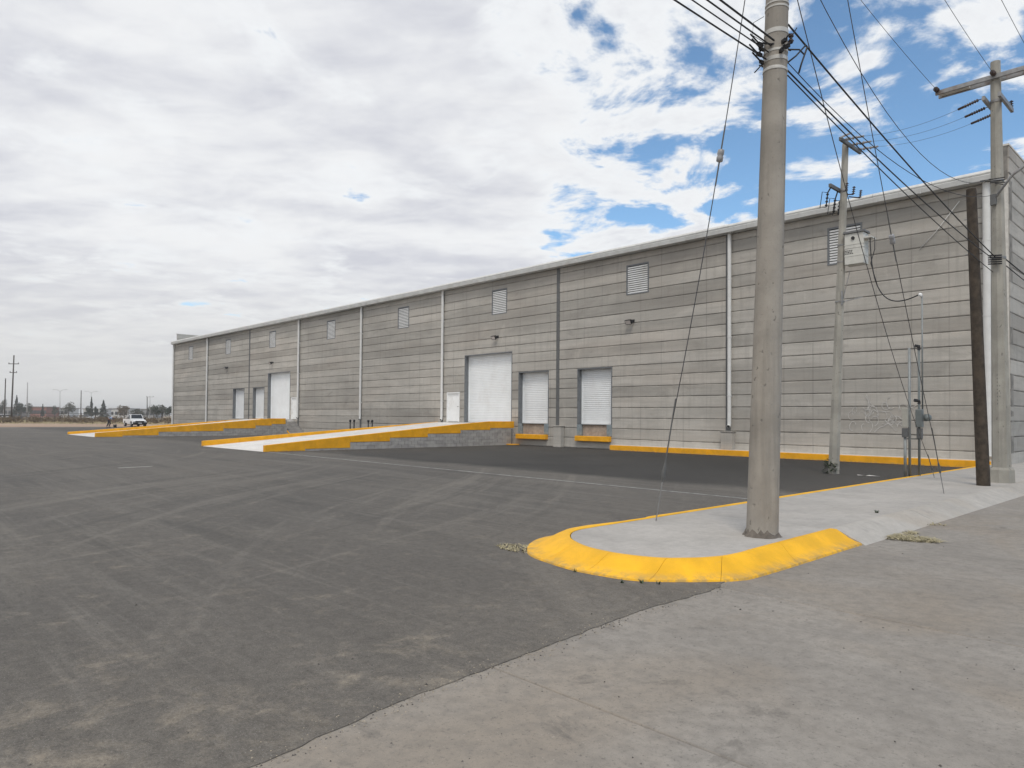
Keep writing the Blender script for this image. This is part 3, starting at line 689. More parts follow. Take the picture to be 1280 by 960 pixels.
# flood lamps
for x, z in ((14.9, 6.42), (24.9, 6.40), (55.2, 6.38), (65.5, 6.40)):
    T = Matrix.Translation((x, -.30, z)) @ Matrix.Rotation(R(-28), 4, 'X')
    h = MB().hexa([T @ Vector(p) for p in ((-.15, -.07, -.10), (.15, -.07, -.10), (.15, -.07, .10), (-.15, -.07, .10), (-.19, .09, -.13), (.19, .09, -.13), (.19, .09, .13), (-.19, .09, .13))]).build('flood_lamp', M['black'], WH); bevel(h, .015)
    MB().quad(*[T @ Vector(p) for p in ((-.15, .094, -.095), (.15, .094, -.095), (.15, .094, .095), (-.15, .094, .095))]).build('lens', M['glass'], h)
    MB().bar((x - .17, -.5, z + .05), (x - .17, -.28, z), .03, .012).bar((x + .17, -.5, z + .05), (x + .17, -.28, z), .03, .012).box(x - .2, x + .2, -.5, -.485, z - .02, z + .12).build('bracket', M['black'], h)
# white scrawl sprayed on the wall near the street corner
gr = random.Random(5)
c0 = 2.25
for s in range(34):
    x = c0 + gr.uniform(-.1, 2.0); z = 1.62 + gr.uniform(-.22, .5); pts = []; a = gr.uniform(0, 6.3); tight = gr.uniform(-9, 9)
    for k in range(gr.randint(6, 14)):
        pts.append((x, z)); a += tight * .06 + gr.uniform(-.35, .35); x += .05 * math.cos(a); z += .07 * math.sin(a)
    w = gr.uniform(.008, .017); gm = MB()
    for p, q in zip(pts[:-1], pts[1:]):
        d = Vector((q[0] - p[0], 0, q[1] - p[1])); nn = Vector((-d.z, 0, d.x)).normalized() * w; y = -.484 + s * 3e-4
        gm.quad(Vector((p[0], y, p[1])) - nn, Vector((q[0], y, q[1])) - nn, Vector((q[0], y, q[1])) + nn, Vector((p[0], y, p[1])) + nn)
    gm.build('graffiti', M['graf'], front)


# ------------------------------------------------------------------ loading ramps
def ramp(name, x0, x1, ytip, yland, yend, steps, label, far):
    T = thing(name, ((x0 + x1) / 2, ytip, 0), label, 'ramp', 'loading ramps')
    H = 1.28
    yz = yend if far else -.3
    def deck_z(y): return 1.25 if y < yz else 1.25 * (ytip - y) / (ytip - yz) - (.07 * math.sin(math.pi * (ytip - y) / (ytip - yz)) if far else 0)
    def near_z(y): return .29 + (1.37 - .29) * min(1, (ytip - y) / (ytip - yland - .1))
    def far_z(y): return min(1.33, .20 + .076 * (ytip - y)) if far else .27 + .0665 * (ytip - y)
    # deck in slabs
    yy = [ytip] + [ytip + (yz - ytip) * k / 5 for k in range(1, 6)] + [-.49]
    for a, b in zip(yy[:-1], yy[1:]):
        q = .004; xa = x0 + .2 if b > yend - .5 or not far else far[0]
        MB().hexa([(xa, a - q, -.02), (x1 - .2, a - q, -.02), (x1 - .2, b + q, -.02), (xa, b + q, -.02), (xa, a - q, max(.01, deck_z(a))), (x1 - .2, a - q, max(.01, deck_z(a))), (x1 - .2, b + q, deck_z(b)), (xa, b + q, deck_z(b))]).build('deck_slab', M['deck'], T)
    def side_wall(xa, xb, ye, top_z):
        # block wall in courses under the painted kerb
        bw = MB(); bh = .178
        ncr = 7
        for c in range(ncr):
            z0, z1 = .0 + c * bh, .0 + (c + 1) * bh - .010
            y = ytip - (.2 if c % 2 else 0)
            while y > ye + .02:
                yb = max(y - .39, ye)
                if z1 < top_z((y + yb) / 2) - .14:
                    e = rnd.uniform(-.004, .004); bw.box(xa + .012 + e, xb - .012 + e, yb + .005, y - .005, z0, z1)
                y -= .40
        w = bw.build('block_wall', M['block'], T); tag(w, kind='stuff')
        MB().hexa([(xa + .022, ytip - .3, 0), (xb - .022, ytip - .3, 0), (xb - .022, ye, 0), (xa + .022, ye, 0), (xa + .022, ytip - .3, .12), (xb - .022, ytip - .3, .12), (xb - .022, ye, top_z(ye) - .1), (xa + .022, ye, top_z(ye) - .1)]).build('mortar', M['core'], w)
        st = [s for s in steps if s[0] > ye + .05] + [(ye, 0)]
        for (ya_, zb), (yb, _) in zip(st[:-1], st[1:]):
            q = .003
            zb = min(zb, top_z(ya_) - .12); k = MB().hexa([(xa, ya_ - q, zb), (xb, ya_ - q, zb), (xb, yb + q, zb), (xa, yb + q, zb), (xa, ya_ - q, top_z(ya_)), (xb, ya_ - q, top_z(ya_)), (xb, yb + q, top_z(yb)), (xa, yb + q, top_z(yb))]).build('painted_kerb', M['orange'], T); bevel(k, .012)
    side_wall(x0, x0 + .2, yend, near_z); side_wall(x1 - .2, x1, -.49, far_z)
    return T
st1 = [(14.61, .0), (12.7, .085), (10.37, .355), (8.11, .53), (5.76, .71), (3.54, .885), (1.37, .985)]
r1 = ramp('loading_ramp', 23.3, 30.75, 14.61, 1.6, -.49, st1, 'pale concrete ramp with amber kerbs rising to the nearer tall shutter', None)
st2 = [(15.17, .0), (13.44, .085), (11.05, .33), (8.73, .36), (6.32, .56), (3.75, .78), (2.4, .90)]
r2 = ramp('loading_ramp', 48.9, 57.1, 15.17, 2.2, 1.2, st2, 'far pale ramp with amber kerbs and side steps near the white pickup', (50.85,))
# end wall and steps of the far ramp
MB().box(48.92, 50.9, 1.08, 1.2, 0, 1.26).build('end_wall', M['block'], r2)
for k in range(7):
    zt = 1.28 - k * .183; xa = 50.85 - (k + 1) * .36
    o = MB().box(xa, xa + .36, -.49, 1.07, 0, zt - .183 * .0 - .18).build('step', M['block'], r2)
MB().bar((50.9, 1.04, 1.30), (48.4, 1.04, .03), .06, .08).build('stair_edge', M['orange'], r2)
# post with a yellow foot where the near ramp meets the dock
ps = thing('guard_post', (23.1, -.1, 0), 'thin dark post on a yellow foot beside the ramp end', 'post')
MB().tube([(23.1, -.12, .05), (23.1, -.12, .95)], .035, 10).build('post', M['dark'], ps)
bevel(MB().box(22.75, 23.45, -.42, .12, 0, .07).build('foot', M['orange'], ps), .02)
# pipe bollards beside the rain pipe behind the ramp
for i, (px, lab) in enumerate(((437.8, 'leftmost of four dark pipe posts behind the ramp'), (442.6, 'second of four dark pipe posts from the left behind the ramp'), (460.4, 'third of four dark pipe posts from the left behind the ramp'), (465.2, 'rightmost of four dark pipe posts behind the ramp'))):
    d = ray(px, 530); tt = (.35 - CAM.y) / d.y; x = CAM.x + d.x * tt
    p = thing('pipe_post', (x, .35, 0), lab, 'post', 'pipe posts behind the ramp')
    MB().tube([(x, .35, 0), (x, .35, 1.22)], .05, 12).build('post', M['black'], p, True)
    MB().lathe([(.07, 0), (.085, .02), (.085, .12), (.06, .16), (.02, .17)], (x, .35, 1.18), n=12).build('cap', M['black'], p, True)

# ------------------------------------------------------------------ poles
def insulator(mb, a, b, r=.05, sheds=4, core=.018, n=10):
    a, b = Vector(a), Vector(b); d = b - a; L = d.length; prof = [(core, 0)]
    for k in range(sheds):
        h = L * (k + .5) / sheds; prof += [(core, h - L * .34 / sheds), (r, h - L * .05 / sheds), (r * .92, h + L * .08 / sheds), (core, h + L * .22 / sheds)]
    prof.append((core, L)); return mb.lathe(prof, a, d, n)
class Axis:
    def __init__(s, base, top): s.b, s.t = Vector(base), Vector(top)
    def __call__(s, z): return s.b.lerp(s.t, (z - s.b.z) / (s.t.z - s.b.z))
P1 = Axis((-2.33, 19.84, SW), (-2.33 - .0193 * 11.55, 19.84 - .0207 * 11.55, 11.7))
P2 = Axis((2.11, 6.62, 0), (1.85, 6.34, 9.93))
P3 = Axis((-2.42, 8.14, SW), (-2.37, 8.2, 10.25))
PW = Axis((-2.35, 9.48, SW), (-2.19, 9.64, 6.87))

def shaft(A, r0, r1, n, mat, parent, name='shaft', rot=0):
    zs = [A.b.z - .05 + (A.t.z - A.b.z + .05) * k / 14 for k in range(15)]
    o = MB().tube([A(z) for z in zs], [r0 + (r1 - r0) * k / 14 for k in range(15)], n).build(name, mat, parent)
    if n > 8: smooth_by_angle(o, 35)
    return o
def rad1(z): return .192 + (.098 - .192) * (z - SW) / 11.55
# big pole on the pavement nose
t1 = thing('utility_pole', P1.b, 'thick round concrete pole standing on the rounded pavement end', 'utility pole', 'utility poles by the street')
shaft(P1, .192, .098, 28, M['pole'], t1)
dc = MB(); gq = random.Random(4); ring = [(gq.uniform(.205, .25), gq.uniform(.012, .028), gq.uniform(.03, .11)) for _ in range(32)]
for k in range(32):
    def rp(i, r_, z): return P1(SW) + Vector((math.cos(i * math.pi / 16) * r_, math.sin(i * math.pi / 16) * r_, z))
    a, b = ring[k], ring[(k + 1) % 32]
    dc.quad(rp(k, a[0], -.004), rp(k + 1, b[0], -.004), rp(k + 1, (b[0] + .195) / 2, b[1]), rp(k, (a[0] + .195) / 2, a[1])); dc.quad(rp(k, (a[0] + .195) / 2, a[1]), rp(k + 1, (b[0] + .195) / 2, b[1]), rp(k + 1, .19, b[2]), rp(k, .19, a[2]))
dc.build('base_dirt', M['redsoil'], t1, True, True)
def band(A, rf_, z, w, parent, mat=M['band'], tilt=0):
    r_ = rf_(z) + .006; o = MB().lathe([(r_ - .01, -w / 2), (r_, -w / 2), (r_, w / 2), (r_ - .01, w / 2)], A(z), (tilt, tilt * .4, 1), 28).build('steel_band', mat, parent); smooth_by_angle(o, 40)
for z, w, tl in ((6.835, .022, .0), (6.78, .022, .0), (6.47, .055, .0), (6.12, .05, .02), (5.99, .03, -.03), (6.22, .03, .02)): band(P1, rad1, z, w, t1, tilt=tl)
# clamp hardware on the big pole
hw = MB()
for z, a in ((6.30, 150), (6.24, 165), (6.18, 140), (6.26, 330), (6.16, 345), (6.36, 320)):
    c = P1(z); d = Vector((math.cos(R(a)), math.sin(R(a)), 0)); hw.bar(c + d * .12, c + d * .21, .04, .04).tube([c + d * .2, c + d * .26 + Vector((0, 0, .03))], .010, 6)
for z, q in ((6.33, -.19), (6.27, -.17), (6.20, -.20), (6.10, -.16)):
    c = P1(z) + rt * q; hw.bar(c + Vector((0, .07, 0)), c + Vector((0, -.05, .02)), .03, .04).tube([c, c + Vector((-.02, .30, .02))], .011, 6)
hw.tube([P1(6.24) - rt * .2, P1(6.30) - rt * .1 + Vector((0, .16, 0)), P1(6.28) + rt * .1 + Vector((0, .17, 0)), P1(6.27) + rt * .19], .012, 6)
hw.build('clamp', M['cable'], t1)
ins = MB(); c = P1(6.42); dd = Vector((-.72, .69, 0)) * -1
insulator(ins, c + rt * .19 + Vector((0, 0, -.06)), c + rt * .19 + Vector((0, 0, .06)), .035, 2)
ins.bar(c + rt * .12 + Vector((0, 0, .055)), c + rt * .21 + Vector((0, 0, .055)), .03, .01).bar(c + rt * .12 - Vector((0, 0, .055)), c + rt * .21 - Vector((0, 0, .055)), .03, .01)
ins.build('spool_insulator', M['porc'], t1)
MB().tube([P1(6.28) + rt * .14, P1(6.26) + rt * .30 + Vector((0, 0, .02)), P1(6.22) + rt * .36], .010, 6).build('jumper', M['cable'], t1, True)
MB().tube([P1(6.10) + rt * .14, P1(6.20) + rt * .26, P1(6.34) + rt * .38, P1(6.32) + rt * .40, P1(6.10) + rt * .33, P1(5.98) + rt * .30], .011, 6).build('jumper', M['cable'], t1, True)
MB().tube([P1(6.36) + rt * .14, P1(6.45) + rt * .20, P1(6.56) + rt * .26], .007, 6).build('jumper', M['cable'], t1, True)
MB().tube([P1(6.35) - rt * .12, P1(6.46) - rt * .30, P1(6.62) - rt * .29, P1(6.70) - rt * .16], .004, 5).build('jumper', M['cable'], t1, True)
MB().tube([P1(6.12) - rt * .14, P1(5.98) - rt * .26], .008, 5).build('jumper', M['cable'], t1, True)
ca1 = MB().box(P1.t.x - 1.2, P1.t.x + 1.2, P1.t.y - .16, P1.t.y - .08, 10.25, 10.35).build('crossarm', M['rust'], t1)

# corner pole with crossarms
t3 = thing('utility_pole', P3.b, 'pale eight-sided concrete pole with crossarms at the warehouse corner', 'utility pole', 'utility poles by the street')
shaft(P3, .205, .105, 8, M['pole2'], t3)
MB().lathe([(.27, -.02), (.26, .30), (.22, .36)], P3(SW), n=8).build('pedestal', M['pole2'], t3)
def rad3(z): return .205 - .1 * (z - SW) / 10.1
z3 = 9.85; c3 = P3(z3)
for dy in (.13, -.13):
    MB().box(c3.x - 1.25, c3.x + 1.25, c3.y + dy - .03, c3.y + dy + .03, z3 - .05, z3 + .05).build('crossarm', M['rust'], t3)
for s in (-1, 1): MB().box(c3.x + s * .55, c3.x + s * 1.18, c3.y - .095, c3.y + .095, z3 - .03, z3 + .06).build('wood_filler', M['pale'], t3)
for dx in (-1.2, 0, 1.2): insulator(MB(), (c3.x + dx, c3.y + .16, z3 + .05), (c3.x + dx, c3.y + .34, z3 + .04), .06, 3).build('insulator', M['porc'], t3)
for k, dx in enumerate((.16, -.16)):
    zc = 9.28; c = P3(zc)
    MB().bar((c.x + dx, c.y + .45, zc), (c.x + dx, c.y - .85, zc), .06, .10).build('crossarm', M['rust'], t3)
    mb = MB(); insulator(mb, (c.x + dx, c.y - .75, zc + .05), (c.x + dx, c.y - .75, zc + .22), .05, 3); mb.build('insulator', M['porc'], t3)
band(P3, rad3, 9.28, .06, t3, M['rust']); band(P3, rad3, 7.35, .05, t3, M['rust']); band(P3, rad3, 5.5, .05, t3, M['rust'])
P2top = P2(9.80); tap = []
for k, dy in enumerate((.42, -.2, -.78)):
    c = P3(9.28); a = Vector((c.x + .2, c.y + dy, 9.28)); b = Vector((P2top.x - .35, P2top.y + .55 - k * .55, 9.75))
    d = (b - a).normalized(); e1 = a + d * .45 - Vector((0, 0, .05)); mb = MB(); insulator(mb, a + d * .08, e1, .042, 6); mb.tube([a, a + d * .1], .01, 6); mb.tube([e1, e1 + d * .16 - Vector((0, 0, .02))], .03, 6)
    mb.build('dead_end_insulator', M['porc'], t3); tap.append((e1 + d * .16 - Vector((0, 0, .02)), b))
# street-lamp bracket arm on the corner pole
mb = MB(); c = P3(7.1)
mb.tube([c + Vector((.05, .2, -.25)), c + Vector((-.35, .28, .25)), c + Vector((-.95, .30, .62)), c + Vector((-2.0, .30, .85))], [.03, .03, .03, .028], 10)
la = mb.build('lamp_arm', M['rust'], t3, True)
MB().box(c.x - .02, c.x + .10, c.y + .15, c.y + .24, 6.75, 7.0).build('arm_bracket', M['dark'], t3)
lh = MB().hexa([(c.x - 2.6, c.y + .18, c.z + .88), (c.x - 1.9, c.y + .22, c.z + .82), (c.x - 1.9, c.y + .38, c.z + .82), (c.x - 2.6, c.y + .42, c.z + .88), (c.x - 2.5, c.y + .22, c.z + 1.0), (c.x - 1.9, c.y + .24, c.z + .92), (c.x - 1.9, c.y + .36, c.z + .92), (c.x - 2.5, c.y + .38, c.z + 1.0)]).build('lamp_head', M['polymer'], t3)
sp3 = MB()
for k in range(9):
    z = 2.0 + k * .085; c = P3(z); sp3.box(c.x - .012 + .02 * math.sin(k * 2.3), c.x + .03, c.y + rad3(z) * .90, c.y + rad3(z) * .955, z, z + .035)
sp3.build('stencil_marks', M['dark'], t3)

# wooden pole
tw = thing('wooden_pole', PW.b, 'short dark brown wooden pole leaning beside the corner pole', 'wooden pole', 'utility poles by the street')
shaft(PW, .138, .104, 16, M['wood'], tw)
for z in (6.65, 6.2, 5.4): c = PW(z); MB().tube([c - Vector((.17, 0, 0)), c + Vector((.17, 0, 0))], .011, 6).build('bolt', M['rust'], tw)

# transformer pole in the yard
t2 = thing('utility_pole', P2.b, 'slim pale concrete pole carrying a transformer in front of the wall', 'utility pole', 'utility poles by the street')
shaft(P2, .165, .095, 8, M['pole2'], t2)
def rad2(z): return .165 - .07 * z / 9.9
zt = 9.80; c = P2(zt)
MB().bar((c.x - .16, c.y + .80, zt + .03), (c.x - .16, c.y - .75, zt + .03), .07, .10).build('crossarm', M['dark'], t2)
mb = MB()
MB().bar((c.x - .16, c.y + .80, zt + .06), (c.x - .42, c.y + .62, zt + .18), .05, .04).build('arm_strap', M['rust'], t2)
MB().bar((c.x - .16, c.y + .40, zt + .08), (c.x - .16, c.y + .1, zt + .22), .06, .08).build('arm_bracket', M['rust'], t2)

for k in range(3):
    y = c.y + .55 - k * .55; mb = MB(); a = Vector((c.x - .2, y, zt + .06)); b = Vector((c.x - .62, y + .12, zt - .02)); insulator(mb, a, b, .05, 4); mb.tube([b, b + (b - a).normalized() * .18], .03, 6)
    mb.build('dead_end_insulator', M['polymer'], t2)
    tap[k] = (tap[k][0], b + (b - a).normalized() * .18)
zm = 8.42; c = P2(zm)
MB().bar((c.x + .12, c.y + .72, zm + .12), (c.x + .12, c.y - .55, zm + .12), .07, .10).build('crossarm', M['dark'], t2)
band(P2, rad2, zm + .1, .05, t2, M['rust'])
for k, (dx, dy, dz) in enumerate(((.22, .62, -.28), (.2, .12, -.36), (.26, -.38, -.30))):
    f = MB(); a = Vector((c.x + dx, c.y + dy, zm + dz + .22)); b = a - Vector((-.05, .0, .42)); insulator(f, a, b, .045, 4)
    f.tube([a, a + Vector((.12, .10, .03)), b + Vector((.14, .10, -.02)), b], .012, 6); f.bar(a, (c.x + .12, c.y + dy, zm + .1), .03, .03)
    f.build('fuse_cutout', M['cable'], t2)
    s = MB(); a = Vector((c.x - .22 - .04 * k, c.y + .38 - .42 * k, zm - .05 - .02 * k)); insulator(s, a, a + Vector((-.03, 0, .24)), .05, 4); s.bar((c.x, c.y + .2 - .3 * k, zm + .0), a, .03, .03)
    s.build('arrester', M['porc'], t2)
for z in (6.85, 6.35, 5.15): band(P2, rad2, z, .04, t2, M['rust'])
c = P2(5.15); mb = MB().bar(c + Vector((-.1, 0, 0)), c + Vector((-.55, -.3, .12)), .03, .03).bar(c + Vector((-.1, .1, -.1)), c + Vector((-.1, .1, .3)), .04, .04).tube([c + Vector((-.12, .05, .1)), c + Vector((-.3, .0, .9))], .012, 6).build('bracket', M['rust'], t2)
# transformer box
cx, cy = P2(6.4).x - .43, P2(6.4).y - .02; TZ = .22
tx = thing('transformer', (cx, cy, 5.98), 'grey-white boxed transformer bolted to the slim pole', 'transformer')
b0 = MB().box(cx - .27, cx + .27, cy - .20, cy + .20, 5.98, 6.90).build('tank', M['xfmr'], tx); bevel(b0, .015, 2)
MB().hexa([(cx - .31, cy - .24, 6.905), (cx + .31, cy - .24, 6.905), (cx + .31, cy + .24, 6.905), (cx - .31, cy + .24, 6.905), (cx - .29, cy - .22, 6.97), (cx + .29, cy - .22, 6.97), (cx + .29, cy + .22, 6.97), (cx - .29, cy + .22, 6.97)]).build('lid', M['dark'], tx)
for zz in (6.22, 6.46, 6.56): MB().box(cx - .278, cx + .278, cy - .208, cy + .208, zz, zz + .022).build('rib', M['xfmr'], tx)
MB().lathe([(.05, 0), (.05, .03)], (cx + .02, cy + .20, 6.75), (0, 1, 0), 14).build('port', M['black'], tx)
mk = MB(); gr = random.Random(3)
for r_ in range(4):
    x = cx + .25
    while x > cx + .04:
        w = gr.uniform(.02, .05); mk.box(x - w, x, cy + .201, cy + .204, 6.29 + r_ * .045 + (.03 if r_ > 2 else 0), 6.315 + r_ * .045 + (.03 if r_ > 2 else 0)); x -= w + .015
mk.build('stencil_marks', M['black'], tx)
MB().box(cx - .48, cx - .27, cy - .18, cy + .18, 6.70, 6.74).build('bushing_shelf', M['xfmr'], tx)
MB().bar((cx + .27, cy, 6.85), (P2(6.85).x - .10, P2(6.85).y, 6.85), .2, .05).bar((cx + .27, cy, 6.35), (P2(6.35).x - .1, P2(6.35).y, 6.35), .2, .05).build('hanger', M['rust'], tx)

for o in [tx]: o.location.z += TZ
# service mast with meter boxes
sm_ = thing('service_mast', (-.42, 7.6, SW), 'grey conduits with meter boxes standing at the pavement edge', 'electric meter')
MB().tube([(-.30, 7.72, 0), (-.30, 7.72, 3.52)], .032, 10).build('conduit', M['conduit'], sm_, True)
MB().tube([(-.47, 7.52, 0), (-.47, 7.52, 3.50)], .030, 10).build('conduit', M['meter'], sm_, True)
MB().tube([(-.53, 7.44, 1.9), (-.53, 7.44, 4.92)], .020, 10).build('mast', M['conduit'], sm_, True)
MB().lathe([(.025, 0), (.04, .03), (.052, .07), (.035, .10), (.01, .115)], (-.52, 7.46, 4.88), (.35, .3, 1), 12).build('weatherhead', M['white'], sm_, True)
MB().tube([(-.47, 7.52, 3.48), (-.47, 7.52, 3.57), (-.40, 7.58, 3.58)], .045, 10).build('pipe_cap', M['black'], sm_)
MB().tube([(-.47, 7.52, 2.05), (-.47, 7.52, 2.12), (-.38, 7.60, 2.14)], .045, 10).build('pipe_cap', M['black'], sm_)
bevel(MB().box(-.30, -.16, 7.77, 7.88, 1.42, 1.93).build('beige_box', M['beige'], sm_), .012)
bevel(MB().box(-.58, -.42, 7.51, 7.67, 1.42, 1.90).build('meter_box', M['meter'], sm_), .015)
MB().lathe([(.095, 0), (.095, .10), (.06, .14)], (-.62, 7.56, 1.68), (-1, .1, 0), 16).build('meter', M['meter'], sm_, True)
MB().box(-.28, -.16, 7.78, 7.88, 1.16, 1.40).build('lower_fitting', M['dark'], sm_); MB().box(-.56, -.44, 7.52, 7.64, 1.14, 1.40).build('lower_fitting', M['dark'], sm_)
MB().tube([(-.22, 7.82, 0), (-.22, 7.82, 1.2)], .035, 10).build('conduit', M['conduit'], sm_, True)
MB().bar((-.25, 7.76, 1.12), (-.53, 7.46, 1.12), .03, .03).build('strut', M['dark'], sm_)

# ------------------------------------------------------------------ wires
def sagwire(name, a, b, sag, r, mat, label, cat='cable', group=None, n=18, parent=None, side=(0, 0, 0)):
    a, b = Vector(a), Vector(b); pts = []
    for k in range(n + 1):
        t = k / n; q = 4 * t * (1 - t); pts.append(a.lerp(b, t) - Vector((0, 0, sag * q)) + Vector(side) * q)
    o = MB().tube(pts, r, 6).build(name, mat, parent, True)
    if label: tag(o, label, cat, group)
    return o
GC = 'overhead cables along the street'
# between big pole and corner pole
c5 = P3(5.5) + Vector((.02, .2, 0))
sagwire('overhead_cable', P1(6.60) + rt * .15, c5 + Vector((0, 0, .0)), .10, .013, M['cable'], 'thickest black cable from the big pole down to the corner pole', group=GC)
sagwire('overhead_cable', P1(6.02) + rt * .15, c5 + Vector((.03, 0, -.05)), .12, .011, M['cable'], 'black cable below the thickest one leaving the big pole lower', group=GC)
sagwire('overhead_cable', P1(5.95) + rt * .16, c5 + Vector((.05, 0, -.35)), .10, .009, M['cable'], 'lowest black cable between the big pole and the corner pole', group=GC)
sagwire('overhead_cable', P1(6.12) + rt * .15, P3(7.0) + Vector((.1, .15, 0)), .55, .006, M['cable'], 'thin cable from the big pole to the upper clamp of the corner pole', group=GC)
sagwire('overhead_wire', P1(7.75) + rt * .12, P3(7.40) + Vector((.1, .18, 0)), 1.1, .006, M['wire'], 'slack curved wire from above the frame to the corner pole', 'wire', GC)
for dx, lab in ((1.2, 'thin wire to the left end of the corner pole crossarm'), (0, 'thin wire to the middle of the corner pole crossarm'), (-.8, 'thin wire to the right end of the corner pole crossarm')):
    sagwire('overhead_wire', (P1.t.x + dx, P1.t.y - .14, 10.4), (c3.x + dx, c3.y + .34, z3 + .05), .16, .0055, M['wire'], lab, 'wire', GC)
for k, (a, b) in enumerate(tap):
    sagwire('overhead_wire', a, b, .12, .004, M['wire'], ('nearest', 'middle', 'farthest')[k] + ' of three thin tap wires between corner pole and transformer pole', 'wire', 'tap wires')
# towards the camera side
far_y = 60
for k, (z, dx, r_, lab) in enumerate(((6.32, -.10, .012, 'topmost black cable of the bundle left of the big pole'), (6.27, -.02, .010, 'second black cable of the bundle left of the big pole'), (6.20, .04, .008, 'third black cable of the bundle left of the big pole'), (6.12, .10, .010, 'lowest black cable of the bundle left of the big pole'))):
    sagwire('overhead_cable', P1(z) + Vector((dx * .5, .15, 0)), (-2.33 + dx * 4, far_y, z + .25 - .12 * k), .35, r_, M['cable'], lab, group='cables towards the viewer', n=60)
a = P1(6.34) + Vector((-.05, .15, 0)); b = P1(6.44) + Vector((-.05, 1.0, .0))
# street-side continuation past the corner
sagwire('overhead_cable', P3(5.5) + Vector((-.1, -.15, 0)), (-2.6, -24, 5.6), .35, .015, M['cable'], 'black cable running on past the corner pole along the side wall', group=GC)
sagwire('overhead_cable', P3(5.35) + Vector((-.1, -.15, 0)), (-2.7, -24, 5.3), .4, .012, M['cable'], 'lower black cable running on past the corner pole', group=GC)
spl_ = MB()
for k in range(5):
    c = P3(5.5) + Vector((.02, .22, -.05 * k + .05)); spl_.tube([c + Vector((.14, 0, 0)), c + Vector((-.14, .02, -.03))], .018, 6)
spl_.build('cable_clamp', M['cable'], t3)
mb = MB()
for k in range(4): c = P3(7.38 - k * .06); mb.tube([c + Vector((.3 - .1 * k, .22, .02 * k)), c + Vector((-.2, .20, -.02))], .012, 6)
mb.build('cable_clamp', M['cable'], t3)
# guy wires
def guy(name, a, b, egg, label, rod=1.1, eggmat='porc', sag=.0):
    a, b = Vector(a), Vector(b); T = thing(name, b, label, 'guy wire', 'guy wires')
    sagwire('strand', a, b.lerp(a, rod / (a - b).length), sag, .0065, M['wire'], None, parent=T)
    d = (a - b).normalized()
    MB().tube([b - d * .1, b + d * (rod * .45)], .008, 6).build('anchor_rod', M['rust'], T)
    MB().tube([b + d * rod * .42, b + d * rod * .47, b + d * rod * .52, b + d * rod * .62], [.012, .030, .030, .014], 8).build('turnbuckle', M['dark'], T)
    MB().tube([b + d * rod * .62, b + d * rod * 1.3], .010, 6).build('grip', M['dark'], T)
    if egg:
        e = a.lerp(b, egg)
        e.z -= sag * 4 * egg * (1 - egg)
        MB().lathe([(.02, -.085), (.042, -.075), (.045, -.02), (.036, 0), (.045, .02), (.042, .075), (.02, .085)], e, d, 12).build('strain_insulator', M[eggmat], T, True)
        MB().tube([e + d * .08, e + d * .40], .010, 6).tube([e - d * .08, e - d * .40], .010, 6).build('grip', M['dark'], T)
    return T
gl = G(820, 651, SW)
guy('guy_wire', P1(10.5), gl, .475, 'guy wire left of the big pole with a grey block insulator', 1.35, 'polymer', sag=.45)
ge = G(1180, 617, SW)
guy('guy_wire', P1(11.5), ge, .565, 'guy wire anchored on the pavement near the wooden pole', 1.2, 'polymer', sag=.45)
gd = G(1168, 597, SW)
guy('guy_wire', P1(7.5) + rt * .1, gd, 0, 'guy wire passing in front of the transformer to the pavement edge', .9, sag=.5)
# service drop from the transformer to the mast
a = Vector((cx - .42, cy + .1, 6.92)); b = Vector((-.50, 7.48, 4.96)); pts = []
for k in range(22):
    t = k / 21; pts.append(((1 - t) ** 3) * a + 3 * (1 - t) ** 2 * t * (a + Vector((-.05, .05, -2.1))) + 3 * (1 - t) * t * t * (b + Vector((.75, -.4, -.22))) + t ** 3 * b)
tag(MB().tube(pts, .016, 8).build('service_cable', M['cable'], None, True), 'black cable looping from the transformer to the mast head', 'cable')
a2 = a + Vector((-.12, -.02, 0)); pts2 = [a2, a2 + Vector((-.0, 0, -.35)), a2 + Vector((.10, .04, -.75)), Vector(pts[7])]
tag(MB().tube(pts2, .011, 6).build('service_cable', M['cable'], None, True), 'short second lead under the transformer shelf', 'cable')
tag(MB().tube([Vector((1.85, -.46, 7.9)), Vector((1.3, -.45, 8.45)), Vector((.55, -.44, 9.4))], .012, 6).build('pale_cable', M['pvc'], None, True), 'pale thin cable slanting across the wall under the eave', 'cable')

# ------------------------------------------------------------------ small ground things
def tuft(name, c, r, h, n, mat, label, seed, flat=.5, cat='grass'):
    g_ = random.Random(seed); mb = MB(); c = Vector(c)
    for k in range(n):
        a = g_.uniform(0, 6.283); q = r * math.sqrt(g_.random()); p = c + Vector((math.cos(a) * q, math.sin(a) * q * .55, 0)); d = g_.uniform(0, 6.283); L = g_.uniform(.4, 1) * h
        tip = p + Vector((math.cos(d) * L * (.6 + flat), math.sin(d) * L * (.6 + flat), L * (1.05 - flat) + .008)); w = Vector((-math.sin(d), math.cos(d), 0)) * g_.uniform(.003, .007)
        mid = p.lerp(tip, .55) + Vector((0, 0, L * .12)); mb.quad(p - w, p + w, mid + w * .8, mid - w * .8); mb.quad(mid - w * .8, mid + w * .8, tip)
    return tag(mb.build(name, mat), label, cat, kind=None)
tuft('dry_grass_clump', G(1128, 673, -.01), .46, .12, 900, M['straw'], 'flattened dry straw clump on the street by the grey kerb', 1, .84)
tuft('dry_grass_clump', G(1108, 664, -.01), .42, .09, 600, M['straw'], 'thin dry straw streak along the grey kerb foot', 2, .84)
tuft('dry_grass_clump', G(1155, 655, -.01), .30, .07, 150, M['straw'], 'farthest small straw patch against the grey kerb', 12, .7)
